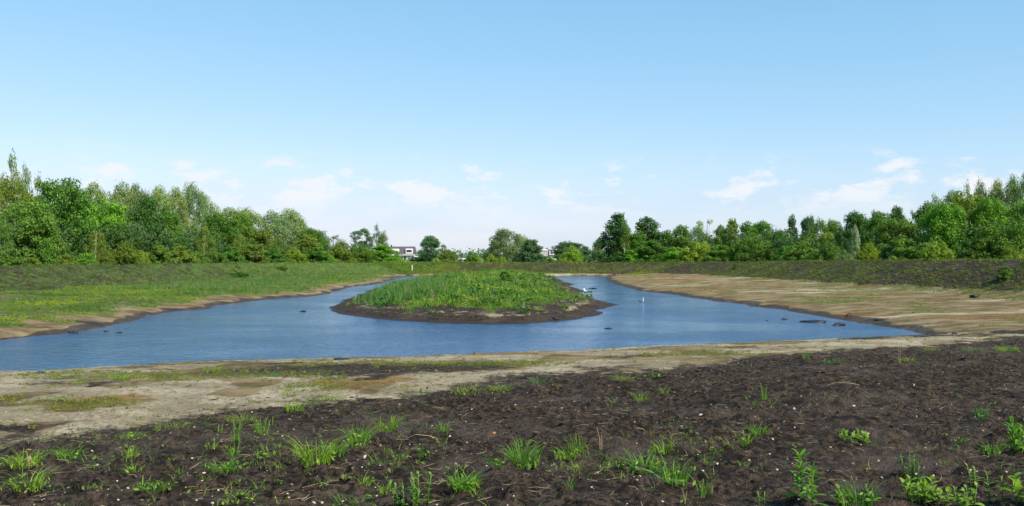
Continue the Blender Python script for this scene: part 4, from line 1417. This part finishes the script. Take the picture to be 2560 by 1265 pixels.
TUFTS = [
    (1310, 1162, 112, 84, 'grass', 'dense tall grass tuft in the middle of the dark soil', 2.4, .75, 26),
    (1158, 1224, 96, 66, 'grass', 'bright compact tuft with clover at its base, below the dense tall one', 2.2, .7, 40),
    (388, 1226, 90, 36, 'grass', 'low bright tuft at the lower left, with a dark shadow', 1.8, .9, 34),
    (70, 1240, 110, 78, 'lime', 'tuft with one tall blade in the lower left corner', 1.2, .9, 24),
    (55, 1168, 120, 58, 'lime', 'wide tuft by the wooden stub at the left edge', 1.6, .8, 30),
    (172, 1146, 84, 46, 'grass', 'tuft right of the wooden stub', 1.5, .9, 16),
    (330, 1150, 50, 46, 'lime', 'small spiky tuft above the low bright one at left', 1.0, .8, 10),
    (335, 1180, 60, 40, 'lime', 'small sprawling tuft left of the long one', .9, 1.1, 10),
    (560, 1182, 90, 62, 'grass', 'spreading tuft at left centre with slanting blades', 1.2, 1.1, 14),
    (585, 1140, 60, 52, 'grass', 'small tuft just above the spreading one', 1.0, .9, 8),
    (660, 1145, 70, 40, 'grass', 'flat tuft between the spreading and the sprawling tufts', .9, 1.1, 14),
    (790, 1165, 120, 104, 'lime', 'large sprawling tuft left of the largest stone', 1.6, 1.0, 20),
    (835, 1140, 80, 60, 'grass', 'tuft behind the large sprawling one', 1.2, .9, 18),
    (895, 1112, 78, 76, 'grass', 'bright leafy tuft above the largest stone', 1.6, .8, 46),
    (965, 1082, 84, 56, 'lime', 'light tuft right of the bright leafy one', 1.3, .8, 10),
    (1000, 1150, 50, 44, 'lime', 'thin tuft below the arched dry stalk', .8, 1.0, 8),
    (1060, 1145, 44, 50, 'deep', 'dark thin tuft left of the dense tall one', .9, .7, 6),
    (1105, 1078, 44, 36, 'grass', 'small tuft behind the middle of the soil', 1.2, 1.0, 12),
    (600, 1256, 110, 40, 'lime', 'flat tuft cut by the lower edge at left centre', 1.2, 1.1, 10),
    (880, 1262, 120, 44, 'grass', 'grass fan at the lower edge left of the middle', 1.1, 1.1, 8),
    (912, 1215, 50, 50, 'lime', 'small yellowish tuft right of the largest stone', .9, 1.0, 10),
    (970, 1240, 60, 46, 'lime', 'tuft left of the broad-leaved clump', 1.1, .8, 18),
    (1240, 1165, 60, 46, 'deep', 'low dark tuft touching the dense tall one on its left', 1.0, .9, 20),
    (1420, 1152, 66, 56, 'lime', 'light tuft right of the dense tall one', 1.2, .9, 18),
    (1440, 1130, 56, 64, 'grass', 'upright tuft with one wide blade right of the dense one', .9, .6, 6),
    (1545, 1168, 46, 40, 'grass', 'small tuft left of the long blue green leaf', 1.0, .9, 14),
    (1612, 1180, 104, 84, 'grass', 'spreading tuft above the long blue green leaf', 1.3, 1.0, 16),
    (1690, 1220, 92, 90, 'grass', 'tall tuft right of the long blue green leaf', 1.6, .75, 20),
    (1660, 1130, 80, 60, 'lime', 'thin tuft behind the spreading one', .9, .8, 12),
    (1895, 1088, 60, 50, 'grass', 'fine tuft at the right centre of the soil', 1.2, .8, 4),
    (1864, 1116, 44, 50, 'lime', 'yellowish tuft just below the fine one', 1.1, .9, 10),
    (1786, 1135, 50, 34, 'deep', 'dark small tuft left of the yellowish one', .9, 1.0, 10),
    (1600, 1004, 44, 36, 'lime', 'lone tuft far up the soil in the middle', 1.0, .8, 2),
    (1660, 990, 36, 30, 'lime', 'thin lone tuft right of the highest middle one', .8, .8, 0),
    (1912, 1000, 30, 56, 'grass', 'single upright blades right of the middle', .6, .4, 0),
    (1170, 984, 130, 34, 'pale', 'wide pale grass patch on the sand and soil border', 2.6, .8, 20),
    (1250, 978, 80, 30, 'pale', 'pale patch right of the wide border patch', 1.8, .8, 12),
    (1345, 958, 54, 30, 'blue', 'greyish tuft on the soil border right of the pale patch', 1.2, .9, 6),
    (1560, 950, 70, 26, 'pale', 'pale yellowish tuft on the sand border', 1.3, .9, 10),
    (1640, 948, 30, 20, 'grass', 'small green tuft on the far soil border', 1.0, .9, 6),
    (690, 942, 34, 22, 'blue', 'greyish tuft on the sand near the water', 1.4, .7, 0),
    (820, 1000, 120, 26, 'pale', 'pale low patch left of the rusty patch', 2.0, .9, 26),
    (720, 990, 60, 24, 'pale', 'small pale patch on the grey sand', 1.2, .9, 14),
    (600, 1060, 100, 36, 'pale', 'light grass along the sand border at left', 1.8, .8, 8),
    (735, 1030, 70, 40, 'lime', 'light tuft on the sand border left of the middle', 1.3, .7, 10),
    (655, 1085, 50, 56, 'grass', 'tuft with tall thin blades below the sand border', .9, .6, 6),
    (330, 1100, 80, 30, 'grass', 'low tuft on the sand border at the left', 1.4, .9, 22),
    (430, 1075, 110, 26, 'pale', 'pale grass strip on the sand border at the left', 1.9, .9, 12),
    (590, 1110, 36, 60, 'grass', 'thin tall-bladed tuft at left centre', .7, .5, 4),
    (530, 1125, 40, 44, 'lime', 'small yellow tuft left of the thin tall-bladed one', .9, .8, 6),
    (300, 950, 60, 26, 'lime', 'yellow green tuft by the near water at left', 1.6, .9, 26),
    (540, 928, 90, 22, 'lime', 'yellow green patch by the near water left of the middle', 1.6, .9, 36),
    (200, 962, 60, 20, 'pale', 'pale tuft near the water at far left', 1.3, .9, 22),
    (130, 1000, 80, 18, 'pale', 'flat mossy tuft on the sand at far left', 1.2, 1.0, 30),
    (2455, 1052, 48, 52, 'blue', 'blue green tuft far right on the soil', 1.3, .7, 8),
    (2518, 878, 76, 26, 'lime', 'light tuft on the soil edge at the far right', 1.8, .8, 18),
    (2428, 882, 60, 26, 'deep', 'broad dark blades left of the light tuft at the far right', 1.0, 1.0, 8),
    (2330, 876, 60, 16, 'pale', 'low yellowish patch on the right soil edge', 1.2, .9, 22),
    (2015, 900, 26, 26, 'grass', 'small upright tuft on the right soil border', 1.0, .6, 2),
    (2080, 912, 70, 20, 'deep', 'flat dark leaves on the right soil border', 1.0, 1.3, 12),
    (2270, 905, 60, 26, 'pale', 'thin pale grass beside the tall dry straw stalk', .9, .8, 6),
    (1760, 1245, 60, 70, 'grass', 'slim tuft at the lower edge right of the tall tuft', .7, .6, 4),
    (2150, 1262, 90, 90, 'deep', 'dark grass tuft right of the tall leafy weed', 1.6, .8, 16),
    (2480, 1140, 60, 50, 'grass', 'tuft left of the leafy weed at the right edge', 1.2, .8, 20),
    (2400, 1110, 40, 20, 'blue', 'tiny pale-leaved tuft on the right soil', .9, 1.0, 14),
]
for a in TUFTS:
    near_tuft(*a)

# many small sprouts nothing tells apart, thickest round the tufts
P = []
for a in TUFTS:
    if a[1] < 1000 or a[0] > 2300:
        continue
    x, y, h = hit(a[0], a[1])
    for k in range(int(rs.integers(2, 8))):
        P.append((x + rs.normal(0, .45), y + rs.normal(0, .5)))
P = np.array(P)
hh_, mm_ = plan(P[:, 0], P[:, 1])
P = np.column_stack([P, hh_ - .005])[mm_['fg'] > -.5]
spm = []
for i in range(6):
    v, (q, t) = blades_proto(rs, int(rs.integers(7, 16)), .16, .09, .008, .95, 4)
    spm.append(mesh('grass_sprout', v, [q, t], True, M_fgrass))
for i, p in enumerate(P[:280]):
    k = rs.uniform(.35, 1.1)
    o = obj('grass_sprout', spm[i % 6], None, tuple(p), (0, 0, rs.uniform(0, 6)), (k, k, k * rs.uniform(.8, 1.3)))
    c = FG[('grass', 'lime', 'pale', 'lime', 'deep')[i % 5]]
    o.color = (*c, 1)
    tag(o, 'small thin grass sprout on the dark foreground soil', 'grass sprout', 'small grass sprouts on the dark soil')


# ------------------------------------------------------------------ leafy weeds with single leaves
def leaf_mesh(name, l, w, fold=.25, n=5):
    V, Q = [], []
    for i in range(n + 1):
        t = i / n
        hw = w * .5 * math.sin(math.pi * min(1, t * .93 + .05)) ** .8
        zz = .35 * l * t - .45 * l * t * t
        V += [(t * l, -hw, zz + fold * hw), (t * l, 0, zz), (t * l, hw, zz + fold * hw)]
    for i in range(n):
        for k in (0, 1):
            p = i * 3 + k
            Q.append((p, p + 1, p + 4, p + 3))
    return mesh(name, V, np.array(Q), True, M_fgrass)


LEAF = {'lance': leaf_mesh('leaf', 1.0, .26), 'oval': leaf_mesh('leaf', 1.0, .55), 'long': leaf_mesh('leaf', 1.0, .09, .3, 8)}
M_stem = plain('green_stem', (.09, .15, .03), .6, .2, 8)


def weed(px, py, w, hh, stems, leaf, tint, label, per=14, lsize=None, name='leafy_weed'):
    x, y, h = hit(px, min(py, 1262))
    s = y / FPX
    if py > 1262:
        h0 = h
        y2 = y - (py - 1262) * .011
        hh2, _ = plan(np.array([x]), np.array([y2]))
        y, h = y2, float(hh2[0])
    r = np.random.default_rng(int(px * 7 + py))
    root = obj(name, None, None, (x, y, h), (0, 0, 0))
    tag(root, label, 'weed', 'leafy weeds in the foreground')
    H, Wd = hh * s * .9, w * s * .95
    ll = (lsize or .5) * Wd
    for k in range(stems):
        if stems == 1:
            bx, by, H1 = 0, 0, H
        else:
            a = r.uniform(0, 6.28)
            q = Wd * .36 * math.sqrt(r.uniform())
            bx, by, H1 = q * math.cos(a), q * math.sin(a), H * r.uniform(.55, 1)
        tx, ty = r.normal(0, .06) * H1 + bx * .3, r.normal(0, .06) * H1 + by * .3
        st = MB().tube([(bx, by, -.02), (bx + tx * .4, by + ty * .4, H1 * .5), (bx + tx, by + ty, H1)], [.006, .005, .003], 6)
        so = obj('stem', st.mesh('stem', M_stem, True), root)
        n = max(4, int(per * (H1 / H)))
        for i in range(n):
            t = .08 + .92 * (i + .5) / n
            a = i * 2.4 + r.normal(0, .3)
            L1 = ll * (1.0 - .45 * t) * r.uniform(.75, 1.2)
            o = obj('leaf', LEAF[leaf], root, (bx + tx * t * t, by + ty * t * t, H1 * t), (r.normal(0, .25), -.15 - .75 * t + r.normal(0, .15), a), (L1, L1, L1))
            c = FG[tint]
            j = r.uniform(.8, 1.2)
            o.color = (c[0] * j, c[1] * j, c[2] * j, 1)
    return root


weed(2000, 1268, 84, 165, 2, 'lance', 'grass', 'tall upright leafy weed at the lower right', 40, .62)
weed(2085, 1266, 56, 50, 3, 'oval', 'grass', 'short leafy weed right of the tall upright one', 8, .5)
weed(2282, 1206, 66, 78, 6, 'lance', 'deep', 'dark leafy weed above the bright leafy mat', 10, .42)
weed(2310, 1268, 140, 62, 12, 'oval', 'lime', 'bright leafy mat at the lower right edge', 9, .24)
weed(2400, 1268, 90, 70, 7, 'oval', 'lime', 'leafy clump right of the bright leafy mat', 9, .28)
weed(2492, 1262, 56, 96, 2, 'lance', 'grass', 'upright narrow-leaved weed near the lower right corner', 18, .42)
weed(2545, 1268, 110, 84, 7, 'oval', 'lime', 'broad-leaved bright weed in the lower right corner', 7, .42)
weed(2548, 1135, 84, 92, 9, 'lance', 'grass', 'leafy weed cut by the right edge', 14, .45)
weed(2140, 1112, 100, 36, 12, 'oval', 'lime', 'low round-leaved clump right of centre on the right soil', 6, .2)
weed(1030, 1266, 116, 92, 11, 'oval', 'grass', 'broad-leaved green clump at the lower edge near the middle', 11, .18)
weed(1062, 990, 26, 30, 2, 'oval', 'deep', 'small dark seedling on the rusty patch border', 6, .5)
weed(1900, 1265, 40, 36, 3, 'lance', 'grass', 'small leafy weed left of the tall upright one', 7, .5)
weed(1655, 1218, 70, 40, 1, 'long', 'blue', 'weed with a long blue green arching leaf in the foreground', 6, 1.1)
weed(2180, 1262, 60, 60, 3, 'lance', 'grass', 'leafy weed between the dark tuft and the bright mat', 9, .45)
weed(2440, 1215, 60, 60, 3, 'lance', 'lime', 'leafy weed above the lower right clump', 9, .4)

# shrubs on the right bank and by the island
for px, py, w, hh, tint, lab in ((2512, 700, 44, 34, 'mid', 'small round bush on the slope of the right bank'), (1840, 672, 20, 14, 'mid', 'low green weed bush on the right bank slope'),
                                 (1264, 712, 40, 36, 'green', 'dark leafy clump standing in the island grass'), (600, 692, 46, 14, 'green', 'low dark bush on the left bank slope'),
                                 (705, 676, 30, 12, 'mid', 'low bush on the crest end of the left bank')):
    x, y, h = hit(px, py)
    s = y / FPX
    v = KINDS['shrub'][px % 3]
    root = obj('bush', None, None, (x, y, h - .02))
    o = obj('crown', v[0], root, scale=(w * s / v[2], w * s / v[2], hh * s / 9.6))
    o.color = (*TINT[tint], 1)
    o = obj('trunk', v[1], root, scale=(w * s / v[2], w * s / v[2], hh * s / 9.6))
    tag(root, lab, 'bush', 'bushes on the banks')
